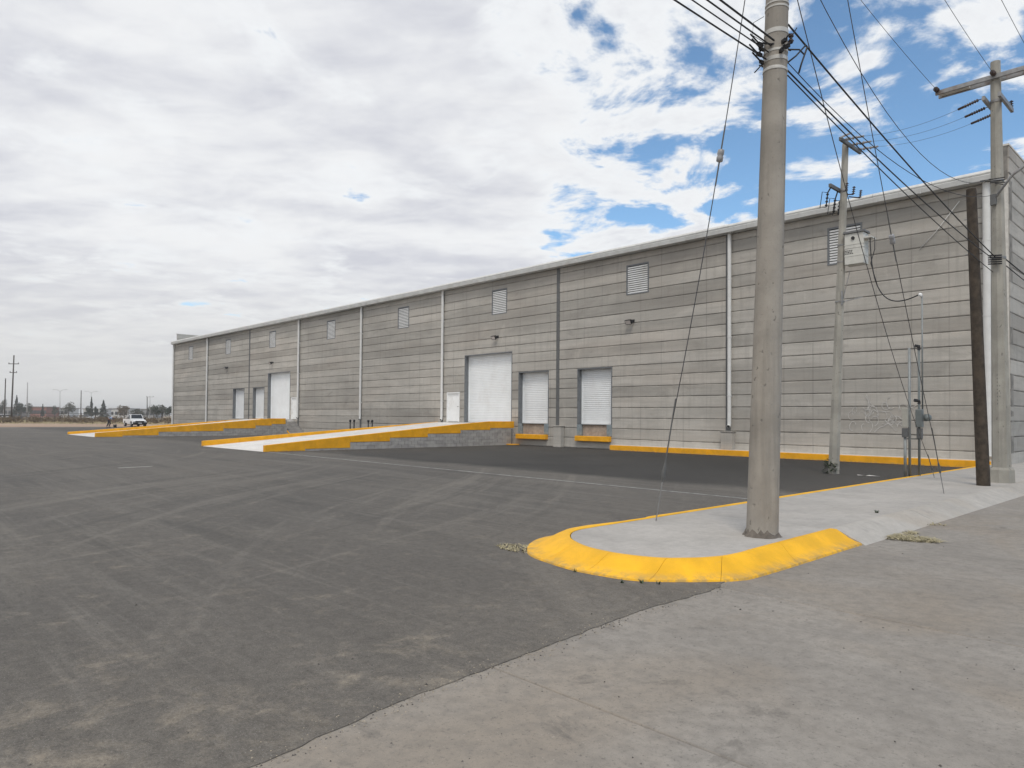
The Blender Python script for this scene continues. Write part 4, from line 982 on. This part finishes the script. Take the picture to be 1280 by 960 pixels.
tuft('dry_grass_clump', G(650, 686, 0), .36, .05, 420, M['straw'], 'sparse dry grass on asphalt beside the yellow pavement nose', 3, .75)
tuft('weed_sprig', G(1096, 641, SW), .03, .055, 22, M['leaf'], 'tiny dark weed in the pavement', 4, .3, 'weed')
for i, (px, py) in enumerate(((718, 715), (779, 729), (803, 729), (823, 730))):
    tuft('weed_sprig', G(px, py, 0), .025, .04, 9, M['leaf'], ('leftmost', 'second', 'third', 'rightmost')[i] + ' tiny weed at the toe of the yellow kerb', 20 + i, .25, 'weed')
wp = G(1038, 592, 0); g_ = random.Random(9); T = thing('weed_plant', wp, 'dark green leafy weed at the foot of the slim pole', 'weed')
for k in range(130):
    a = g_.uniform(0, 6.283); q = g_.random() ** .6 * .17; h = g_.uniform(.02, .46) * (1.15 - q * 2.2); p = wp + Vector((math.cos(a) * q, math.sin(a) * q, h))
    d = Vector((math.cos(a + g_.uniform(-.8, .8)), math.sin(a + g_.uniform(-.8, .8)), g_.uniform(-.3, .9))).normalized(); L = g_.uniform(.07, .15); s = d.cross(Vector((0, 0, 1))).normalized() * L * .3
    MB().quad(p, p + d * L * .5 - s, p + d * L - Vector((0, 0, .02)), p + d * L * .5 + s).build('leaf', M['leaf'], T)
for k in range(6):
    a = k * 1.05; MB().tube([wp, wp + Vector((math.cos(a) * .06, math.sin(a) * .06, .2)), wp + Vector((math.cos(a) * .13, math.sin(a) * .13, .38))], [.008, .006, .003], 5).build('stem', M['leaf'], T)
# pebbles and crumbs
g_ = random.Random(21); mb = MB()
for k in range(520):
    d = 2.2 + 22 * g_.random() ** 1.7; a = va + R(g_.uniform(-40, 40)); p = Vector((CAM.x + math.cos(a) * d, CAM.y + math.sin(a) * d, 0))
    if p.x < -.35 and p.x > -3.15 and p.y < 22.65: continue
    if p.y < .3 or p.x < -9: continue
    on_road = p.x < -3.2
    r_ = g_.uniform(.003, .008) * (1.7 if g_.random() < .12 else 1); z = -.006 if on_road else 0.0
    b0 = len(mb.v); mb.v += [(p.x + r_ * g_.uniform(.7, 1.3), p.y, z), (p.x - r_ * .5, p.y + r_ * g_.uniform(.6, 1.2), z), (p.x - r_ * .6, p.y - r_ * g_.uniform(.6, 1.2), z), (p.x + g_.uniform(-.3, .3) * r_, p.y, z + r_ * g_.uniform(.6, 1.2))]
    for f in ((0, 1, 3), (1, 2, 3), (2, 0, 3)): mb.f.append(tuple(b0 + i for i in f)); mb.m.append(0)
tag(mb.build('pebbles', M['stone']), 'small dark pebbles scattered over asphalt and street', kind='stuff')
# crumbled asphalt along the ragged street edge
mb = MB()
for k in range(1400):
    i = g_.randrange(8, len(edge) - 60) ; p = Vector((*edge[i], 0)) + Vector((g_.gauss(-.03, .05), g_.gauss(0, .05), 0)); r_ = g_.uniform(.003, .008); z = -.006
    b0 = len(mb.v); mb.v += [(p.x + r_, p.y, z), (p.x - r_ * .5, p.y + r_, z), (p.x - r_ * .6, p.y - r_, z), (p.x, p.y, z + r_ * 1.1)]
    for f in ((0, 1, 3), (1, 2, 3), (2, 0, 3)): mb.f.append(tuple(b0 + i for i in f)); mb.m.append(0)
tag(mb.build('asphalt_crumbs', M['stone']), 'dark crumbs along the broken asphalt edge', kind='stuff')
mb = MB()
for k in range(5200):
    i = g_.randrange(4, len(edge) - 60); p = Vector((*edge[i], 0)) + Vector((g_.gauss(0, .07), g_.gauss(0, .05), 0)); r_ = g_.uniform(.0025, .007); z = -.005 if g_.random() < .5 else .0
    b0 = len(mb.v); mb.v += [(p.x + r_, p.y, z), (p.x - r_ * .5, p.y + r_, z), (p.x - r_ * .6, p.y - r_, z), (p.x, p.y, z + r_ * .8)]
    for f in ((0, 1, 3), (1, 2, 3), (2, 0, 3)): mb.f.append(tuple(b0 + i for i in f)); mb.m.append(0)
tag(mb.build('sand_grit', M['grit']), 'beige grit drifted along the asphalt edge', kind='stuff')
lit = G(1090, 595.5, 0); lm = MB().quad(lit + Vector((-.22, -.03, .012)), lit + Vector((.1, -.06, .03)), lit + Vector((.16, .05, .012)), lit + Vector((-.15, .06, .02))).quad(lit + Vector((.15, -.03, .01)), lit + Vector((.42, -.04, .025)), lit + Vector((.38, .04, .012)), lit + Vector((.2, .05, .02)))
tag(lm.build('litter_strip', M['pale']), 'white strip of litter lying on dark asphalt', 'litter')

# ------------------------------------------------------------------ white pickup
def pickup(loc, heading):
    T = thing('pickup_truck', loc, 'white pickup truck facing the yard at the sandy far edge', 'pickup truck')
    T.rotation_euler = (0, 0, heading)
    MW = world_of(T)
    def P(mb, name, mat, parent=T, smooth=False, bev=0):
        mb.v = [tuple(MW @ Vector(v)) for v in mb.v]; o = mb.build(name, mat, parent, smooth)
        if bev: bevel(o, bev, 2)
        return o
    W = .86
    def loft(secs):                                         # sections: (x, half width bottom, half width top, z0, z1)
        mb = MB()
        for a, b in zip(secs[:-1], secs[1:]):
            A = [(a[0], -a[1], a[3]), (a[0], a[1], a[3]), (a[0], a[2], a[4]), (a[0], -a[2], a[4])]; B = [(b[0], -b[1], b[3]), (b[0], b[1], b[3]), (b[0], b[2], b[4]), (b[0], -b[2], b[4])]
            for i in range(4): j = (i + 1) % 4; mb.quad(A[i], A[j], B[j], B[i])
        for s in (secs[0], secs[-1]): mb.quad((s[0], -s[1], s[3]), (s[0], s[1], s[3]), (s[0], s[2], s[4]), (s[0], -s[2], s[4]))
        return mb
    body = P(loft([(-.35, W, W, .36, .98), (.9, W, W, .36, .99), (1.1, W, .80, .36, .97), (2.2, .83, .74, .38, .86), (2.42, .78, .68, .42, .74)]), 'body', M['carpaint'], bev=.03)
    P(loft([(-.40, .80, .64, .97, 1.50), (-.2, .82, .68, .97, 1.60), (.55, .80, .66, .98, 1.60), (1.12, .78, .76, .97, .995)]), 'cab', M['carpaint'], bev=.03)
    ws = MB().quad((1.09, -.70, 1.025), (1.09, .70, 1.025), (.615, .60, 1.56), (.615, -.60, 1.56)); P(ws, 'windscreen', M['carglass'])
    for s in (-1, 1): P(MB().quad((-.25, s * .822, 1.03), (.98, s * .815, 1.03), (.50, s * .70, 1.52), (-.15, s * .712, 1.52)), 'side_window', M['carglass'])
    for s in (-1, 1): P(MB().box(-.30, .62, s * .862 - .004, s * .862 + .004, .42, .96), 'door', M['carpaint'])
    bed = MB().box(-2.45, -.42, -W, -W + .07, .48, 1.02).box(-2.45, -.42, W - .07, W, .48, 1.02).box(-2.45, -.42, -W + .07, W - .07, .48, .60).box(-.49, -.42, -W + .07, W - .07, .6, 1.02)
    P(bed, 'bed', M['carpaint'])
    P(MB().box(-2.98, -2.46, -.78, .78, .56, .63), 'tailgate', M['trimblk'])
    P(MB().box(2.40, 2.52, -.84, .84, .34, .57), 'bumper', M['trimblk'], bev=.02)
    P(MB().box(2.34, 2.455, -.53, .53, .585, .77), 'grille', M['trimblk'])
    P(MB().box(2.52, 2.535, -.20, .20, .42, .53), 'licence_plate', M['plate'])
    for s in (-1, 1):
        P(MB().box(2.36, 2.45, s * .66 - .14, s * .66 + .14, .60, .74), 'headlight', M['headlamp'], bev=.02)
        P(MB().box(.78, .90, s * .98 - .1, s * .98 + .1, 1.02, 1.18), 'wing_mirror', M['trimblk'], bev=.02)
        for x in (1.62, -1.50):
            w = P(MB().lathe([(.20, -.11), (.31, -.10), (.335, -.05), (.335, .05), (.31, .10), (.20, .11)], (x, s * .77, .335), (0, 1, 0), 18), 'wheel', M['tyre'], smooth=True)
            P(MB().lathe([(.19, 0), (.185, .02), (.06, .03)], (x, s * .87, .335), (0, s, 0), 14), 'rim', M['rim'], w)
            P(MB().lathe([(.39, -.02), (.39, .02)], (x, s * .865, .36), (0, 1, 0), 18), 'wheel_arch', M['trimblk'])
    P(MB().box(-2.4, 2.3, -.6, .6, .26, .40), 'chassis', M['trimblk'])
pk = G(168.5, 533.2, 0); pickup((pk.x, pk.y, 0), R(178))

# ------------------------------------------------------------------ stooping person
def skin_mesh(name, pts, edges, mat, parent):
    me = bpy.data.meshes.new(name); me.from_pydata([p[:3] for p in pts], edges, []); me.materials.append(mat)
    o = bpy.data.objects.new(name, me); sc.collection.objects.link(o)
    m = o.modifiers.new('skin', 'SKIN'); m.use_smooth_shade = True
    for i, p in enumerate(pts): me.skin_vertices[0].data[i].radius = (p[3], p[3]); me.skin_vertices[0].data[i].use_root = i == 0
    s = o.modifiers.new('sub', 'SUBSURF'); s.levels = 1; s.render_levels = 1
    o.location = parent.location; o.rotation_euler = parent.rotation_euler
    dg = bpy.context.evaluated_depsgraph_get(); em = bpy.data.meshes.new_from_object(o.evaluated_get(dg)); bpy.data.objects.remove(o)
    mw = world_of(parent); em.transform(mw)
    return link(name, em, parent)
pp = G(136, 534.2, 0); per = thing('person', (pp.x, pp.y, 0), 'person in blue shirt and dark trousers stooping beside the pickup', 'person')
yr = math.atan2(rt.y, rt.x); per.rotation_euler = (0, 0, yr)   # faces right as seen in the photo
body = [(0, 0, .93, .13), (.10, 0, 1.05, .13), (.26, 0, 1.16, .14), (.42, 0, 1.20, .12), (.53, 0, 1.19, .055), (.62, 0, 1.17, .085), (.70, 0, 1.13, .095),
        (.42, .19, 1.14, .055), (.48, .22, .88, .045), (.58, .16, .64, .035), (.62, .14, .56, .035), (.42, -.19, 1.14, .055), (.50, -.22, .88, .045), (.62, -.16, .64, .035), (.66, -.14, .56, .035),
        (-.02, .10, .88, .085), (.10, .12, .48, .062), (-.06, .13, .09, .045), (.10, .14, .04, .042), (-.02, -.10, .88, .085), (.02, -.12, .48, .062), (-.20, -.13, .09, .045), (-.05, -.14, .04, .042)]
be = [(0, 1), (1, 2), (2, 3), (3, 4), (4, 5), (5, 6), (3, 7), (7, 8), (8, 9), (9, 10), (3, 11), (11, 12), (12, 13), (13, 14), (0, 15), (15, 16), (16, 17), (17, 18), (0, 19), (19, 20), (20, 21), (21, 22)]
skin_mesh('body', body, be, M['skin'], per)
k = 1.18
skin_mesh('shirt', [(.04, 0, 1.0, .145), (.12, 0, 1.07, .15), (.26, 0, 1.16, .165), (.42, 0, 1.20, .14), (.50, 0, 1.195, .075), (.42, .19, 1.14, .07), (.46, .215, .94, .06), (.42, -.19, 1.14, .07), (.47, -.215, .94, .06)], [(0, 1), (1, 2), (2, 3), (3, 4), (3, 5), (5, 6), (3, 7), (7, 8)], M['shirt'], per)
skin_mesh('trousers', [(0, 0, .94, .15), (.05, 0, 1.0, .15), (-.02, .10, .86, .10), (.10, .12, .48, .082), (-.05, .13, .12, .072), (-.02, -.10, .86, .10), (.02, -.12, .48, .082), (-.19, -.13, .12, .072)], [(0, 1), (0, 2), (2, 3), (3, 4), (0, 5), (5, 6), (6, 7)], M['trouser'], per)
mw = world_of(per)
def PP(mb, name, mat):
    mb.v = [tuple(mw @ Vector(v)) for v in mb.v]; return mb.build(name, mat, per, True)
PP(MB().lathe([(.105, 0), (.108, .05), (.08, .11), (.02, .13)], (.70, 0, 1.17), (.15, 0, 1), 12), 'cap', M['hat'])
PP(MB().tube([(-.10, .13, .03), (.16, .14, .03)], [.05, .04], 8), 'shoe', M['black']); PP(MB().tube([(-.24, -.13, .03), (.02, -.14, .03)], [.05, .04], 8), 'shoe', M['black'])
bk = pp + rt * .75
T = thing('bucket', (bk.x, bk.y, 0), 'small dark bucket on the ground in front of the stooping person', 'bucket')
MB().lathe([(.15, 0), (.17, .02), (.21, .34), (.205, .36), (.19, .34), (.14, .03)], (bk.x, bk.y, 0), n=16).build('pail', M['trimblk'], T, True)
MB().tube([Vector((bk.x, bk.y, .34)) + rt * .20 * math.cos(R(a)) + Vector((0, 0, .2 * math.sin(R(a)))) for a in range(0, 181, 20)], .008, 6).build('handle', M['rust'], T)

# ------------------------------------------------------------------ far side of the lot
GZ = -.16
def far_pole(px, ytop, dist, rad, mat, arms, label, tilt=0):
    b = D(px, 520, dist); b.z = GZ; tp = D(px + tilt, ytop, dist); T = thing('far_pole', b, label, 'utility pole', 'poles beyond the yard')
    MB().tube([b, tp], [rad, rad * .7], 8).build('shaft', mat, T, True)
    for (f, w) in arms:
        c = b.lerp(tp, f); MB().bar(c - rt * w / 2, c + rt * w / 2, .12, .14).build('crossarm', mat, T)
        for q in (-.45, 0, .45): MB().lathe([(.04, 0), (.09, .06), (.05, .2)], c + rt * w * q + Vector((0, 0, .07)), n=6).build('insulator', M['porc'], T)
far_pole(14, 444, 150, .17, M['greypole'], [(.87, 2.2), (.74, 1.5)], 'tall dark pole with two crossarms beyond the yard', 3.5)
far_pole(5.5, 473, 170, .16, M['greypole'], [], 'dark pole at the left edge beyond the yard', 1.5)
far_pole(33.5, 478, 190, .17, M['palepole'], [], 'pale pole right of the tallest far pole', 1)
far_pole(101, 488, 190, .14, M['greypole'], [], 'slim dark pole left of the pointed pine', .5)
far_pole(184, 496, 230, .17, M['greypole'], [], 'dark pole behind the white pickup')
far_pole(187.5, 495, 235, .12, M['palepole'], [(.96, 2.4)], 'thin pale pole with a short crossarm behind the pickup')
for px, yt, dd_, lab in ((75, 489, 240, 'pale street lamp with two arms beyond the yard'), (114, 491, 260, 'pale double street lamp behind the far trees')):
    b = D(px, 520, dd_); b.z = GZ; tp = D(px, yt, dd_); T = thing('street_lamp', b, lab, 'street lamp', 'street lamps beyond the yard')
    MB().tube([b, tp], [.11, .07], 8).build('post', M['palepole'], T)
    for s in (-1, 1):
        MB().tube([tp, tp + rt * s * 1.0 + Vector((0, 0, .5)), tp + rt * s * 1.9 + Vector((0, 0, .55))], .05, 6).build('arm', M['palepole'], T)
        MB().bar(tp + rt * s * 1.7 + Vector((0, 0, .52)), tp + rt * s * 2.4 + Vector((0, 0, .55)), .25, .12).build('lamp_head', M['palepole'], T)

def leafy(c, rx, rz, n, size, seed, shape='round'):
    g_ = random.Random(seed); mb = MB(); c = Vector(c)
    lobes = [(Vector((g_.uniform(-.55, .55), g_.uniform(-.55, .55), g_.uniform(-.5, .55))), g_.uniform(.35, .6)) for _ in range(9)]
    for k in range(n):
        if shape == 'cone':
            h = g_.random() ** 1.3; a = g_.uniform(0, 6.283); q = (1 - h) * g_.uniform(.35, 1) ** .6 * (1 + .25 * math.sin(h * 26 + a)); p = Vector((math.cos(a) * q * rx, math.sin(a) * q * rx, (h * 2 - 1) * rz))
        else:
            o_, r_ = g_.choice(lobes); v = Vector((g_.gauss(0, 1), g_.gauss(0, 1), g_.gauss(0, 1))).normalized() * r_ * g_.uniform(.6, 1.05); p = o_ + v; p = Vector((p.x * rx, p.y * rx, p.z * rz))
        a = Vector((g_.gauss(0, 1), g_.gauss(0, 1), g_.gauss(0, 1))).normalized(); b = a.cross(Vector((g_.gauss(0, 1), g_.gauss(0, 1), .3))).normalized(); s = size * g_.uniform(.6, 1.4)
        q = c + p; mb.quad(q - a * s, q - b * s * .6, q + a * s, q + b * s * .6)
    return mb
def far_tree(px, ytop, wpx, dist, mat, label, shape, seed, ybot=None):
    tp = D(px, ytop, dist); b = Vector((tp.x, tp.y, GZ)); H = tp.z - GZ; w = wpx * dist / FPX / 2
    T = thing('tree', b, label, 'tree', 'trees beyond the yard')
    mb = MB(); mb.tube([b, b + Vector((.1, .1, H * .35)), b + Vector((0, .1, H * .8))], [H * .03, H * .022, .03], 7)
    for k in range(5):
        a = k * 1.3 + seed; mb.tube([b + Vector((0, .05, H * (.3 + .08 * k))), b + Vector((math.cos(a) * w * .5, math.sin(a) * w * .5, H * (.5 + .07 * k)))], [H * .012, .02], 5)
    mb.build('trunk', M['bark'], T)
    z0 = .12 * H if shape == 'cone' else .25 * H
    leafy(b + Vector((0, 0, (H + z0) / 2)), w * 1.15, (H - z0) / 2 * (1 if shape == 'cone' else 1.12), 1100, max(.16, .055 * w + .08), seed, shape).build('crown', mat, T)
trees = [(3.5, 499, 9, 300, 'green2', 'grey-green tree at the left edge beyond the fence', 'round'), (21, 494, 9, 260, 'pine', 'dark pointed tree right of the tallest far pole', 'cone'), (27, 503, 11, 280, 'green1', 'dark rounded tree next to the pointed one at far left', 'round'),
         (38, 503, 8, 300, 'green2', 'small rounded tree right of the pale far pole', 'round'), (53.5, 505, 4, 320, 'pine', 'tiny narrow tree above the low red building', 'cone'), (69, 507, 7, 320, 'green2', 'low tree left of the double street lamp', 'round'),
         (86, 502, 13, 300, 'green2', 'broad grey rounded tree right of the double street lamp', 'round'), (110, 508, 8, 270, 'green1', 'low bushy tree left of the bare-topped tree', 'round'), (114.5, 496, 6, 260, 'pine', 'slender tree left of the pointed pine', 'cone'),
         (120, 507, 5, 270, 'green1', 'small tree between the slender tree and the pine', 'round'), (129.5, 500, 11, 220, 'pine', 'pointed dark pine above the stooping person', 'cone'),
         (156, 508, 16, 280, 'brownf', 'low brown tree behind the pickup cab', 'round'), (172, 511, 14, 290, 'green2', 'low grey-green tree behind the pickup', 'round'), (193, 505, 15, 240, 'green1', 'bushy tree right of the pickup', 'round'), (203, 506, 13, 245, 'green2', 'rounded tree left of the warehouse end', 'round'), (212, 507, 11, 235, 'green1', 'bushy tree touching the warehouse end', 'round')]
for i, (px, yt, w, d_, mt, lab, shp) in enumerate(trees): far_tree(px, yt, w, d_, M[mt], lab, shp, 40 + i)
# dry scrub along the fence: uncountable low growth
g_ = random.Random(77); mb = MB()
for k in range(260):
    px = g_.uniform(-30, 225); dist = g_.uniform(118, 190); c = D(px, 520, dist); c.z = GZ + .25
    h = g_.uniform(.3, .95) * (1.25 if g_.random() < .2 else 1)
    l_ = leafy(c + Vector((0, 0, h * .4)), g_.uniform(.6, 1.6), h, 46, .13, k + 500); b0 = len(mb.v); mb.v += l_.v; mb.f += [tuple(b0 + i for i in f) for f in l_.f]; mb.m += [0] * len(l_.f)
tag(mb.build('scrub', M['brownf']), 'dry brown scrub growing along the far fence', kind='stuff')
mb = MB()
for k in range(5200):
    px = g_.uniform(-40, 228); dist = g_.uniform(112, 185); p = D(px, 520, dist); p.z = GZ; h = g_.uniform(.15, .5); w = rt * g_.uniform(.03, .10); tip = p + Vector((g_.uniform(-.2, .2), g_.uniform(-.2, .2), h))
    mb.quad(p - w, p + w, tip)
tag(mb.build('dry_grass', M['straw']), 'dry yellow grass beyond the sandy strip', kind='stuff')
# wire fence
a = D(-40, 520, 150); b = D(226, 520, 172); a.z = b.z = GZ; fd = (b - a); nP = 17
T = thing('wire_fence', a, 'long low wire fence with posts beyond the dry grass', 'fence')
pm = MB().tube([(0, 0, 0), (0, 0, 2.05)], .055, 6).mesh('fence_post', M['greypole'])
for k in range(nP):
    o = link('fence_post', pm); o.location = a + fd * (k / (nP - 1)); o.rotation_euler = (g_.uniform(-.04, .04), g_.uniform(-.04, .04), 0); adopt(o, T)
for z in (.5, .95, 1.4, 1.85): MB().tube([a + Vector((0, 0, z)), b + Vector((0, 0, z))], .022 if z < 1.8 else .045, 5).build('strand', M['greypole'], T)
# low buildings far off
def far_house(px0, px1, ytop, dist, wall, roofm, label, nwin):
    c = D((px0 + px1) / 2, 520, dist); c.z = GZ; L = (px1 - px0) * dist / FPX; h = D(px0, ytop, dist).z - GZ; f = Vector((FWD.x, FWD.y, 0))
    T = thing('low_building', c, label, 'building', 'low buildings beyond the yard')
    p = [c - rt * L / 2, c + rt * L / 2, c + rt * L / 2 + f * 9, c - rt * L / 2 + f * 9]; up = Vector((0, 0, h))
    MB().hexa(p + [q + up for q in p]).build('wall', wall, T)
    q = [c - rt * (L / 2 + .4) - f * .4, c + rt * (L / 2 + .4) - f * .4, c + rt * (L / 2 + .4) + f * 9.4, c - rt * (L / 2 + .4) + f * 9.4]
    MB().hexa([v + up for v in q] + [v + up + Vector((0, 0, .35)) for v in q]).build('roof', roofm, T)
    for k in range(nwin):
        w = c - rt * L / 2 + rt * L * (k + .5) / nwin - f * .03; w.z = GZ + h * .35
        MB().hexa([w - rt * .7, w + rt * .7, w + rt * .7 + f * .02, w - rt * .7 + f * .02] + [v + Vector((0, 0, h * .35)) for v in (w - rt * .7, w + rt * .7, w + rt * .7 + f * .02, w - rt * .7 + f * .02)]).build('window', M['farwin'], T)
far_house(38, 58, 509, 330, M['farred'], M['farroof'], 'low red building left of the double street lamp', 5)
far_house(58, 84, 510.5, 340, M['farwhite'], M['farroof'], 'long low whitish building below the broad rounded tree', 6)
far_house(-6, 20, 509.5, 330, M['fargrey'], M['farroof'], 'low grey building at the left edge beyond the fence', 5)
far_house(104, 124, 511.5, 300, M['farwhite'], M['fargrey'], 'low white building behind the slender tree', 4)
far_house(137, 160, 511, 320, M['farwhite'], M['fargrey'], 'low white building left of the pickup roof', 4)
far_house(176, 192, 512, 330, M['fargrey'], M['farroof'], 'low grey building right of the pickup roof', 3)
# far parked cars
def far_car(px, dist, mat, label):
    c = D(px, 520, dist); c.z = GZ; T = thing('parked_car', c, label, 'car', 'cars beyond the fence'); f = Vector((FWD.x, FWD.y, 0)); up = Vector((0, 0, 1))
    def blk(x0, x1, z0, z1, i0, i1, d0, d1, m_, n_):
        MB().hexa([c + rt * x0 + f * d0 + up * z0, c + rt * x1 + f * d0 + up * z0, c + rt * x1 + f * d1 + up * z0, c + rt * x0 + f * d1 + up * z0, c + rt * (x0 + i0) + f * (d0 + .12) + up * z1, c + rt * (x1 - i1) + f * (d0 + .12) + up * z1, c + rt * (x1 - i1) + f * (d1 - .12) + up * z1, c + rt * (x0 + i0) + f * (d1 - .12) + up * z1]).build(n_, m_, T)
    blk(-2.2, 2.2, .3, .9, .1, .1, -.85, .85, mat, 'body'); blk(-1.5, 1.1, .9, 1.4, .45, .6, -.78, .78, M['carglass'], 'glasshouse'); blk(-1.05, .5, 1.4, 1.45, .0, .0, -.66, .66, mat, 'roof')
    for x in (-1.35, 1.35):
        for s in (-.8, .8): MB().lathe([(.3, -.1), (.32, 0), (.3, .1)], c + rt * x + f * s + up * .32, f, 12).build('wheel', M['tyre'], T)
far_car(7, 205, M['carpaint'], 'white car parked left of the tallest far pole'); far_car(17, 205, M['trimblk'], 'dark car parked at the foot of the tallest far pole'); far_car(108, 230, M['carpaint'], 'white car parked below the slender tree')

# ------------------------------------------------------------------ haze
hz = MB().box(-2660, 2660, -2660, 2660, -1.2, 18.5).build('haze', [])
hm = bpy.data.materials.new('haze_air'); hm.use_nodes = True; hm.node_tree.nodes.clear(); t_ = NT(hm.node_tree)
vol = t_.add('ShaderNodeVolumePrincipled', {'Color': (.985, .985, .985, 1), 'Density': .00055, 'Anisotropy': .2}); ho = t_.add('ShaderNodeOutputMaterial'); t_.l.new(vol.outputs[0], ho.inputs['Volume'])
hz.data.materials.clear(); hz.data.materials.append(hm); tag(hz, 'thin pale dusty air', kind='stuff')
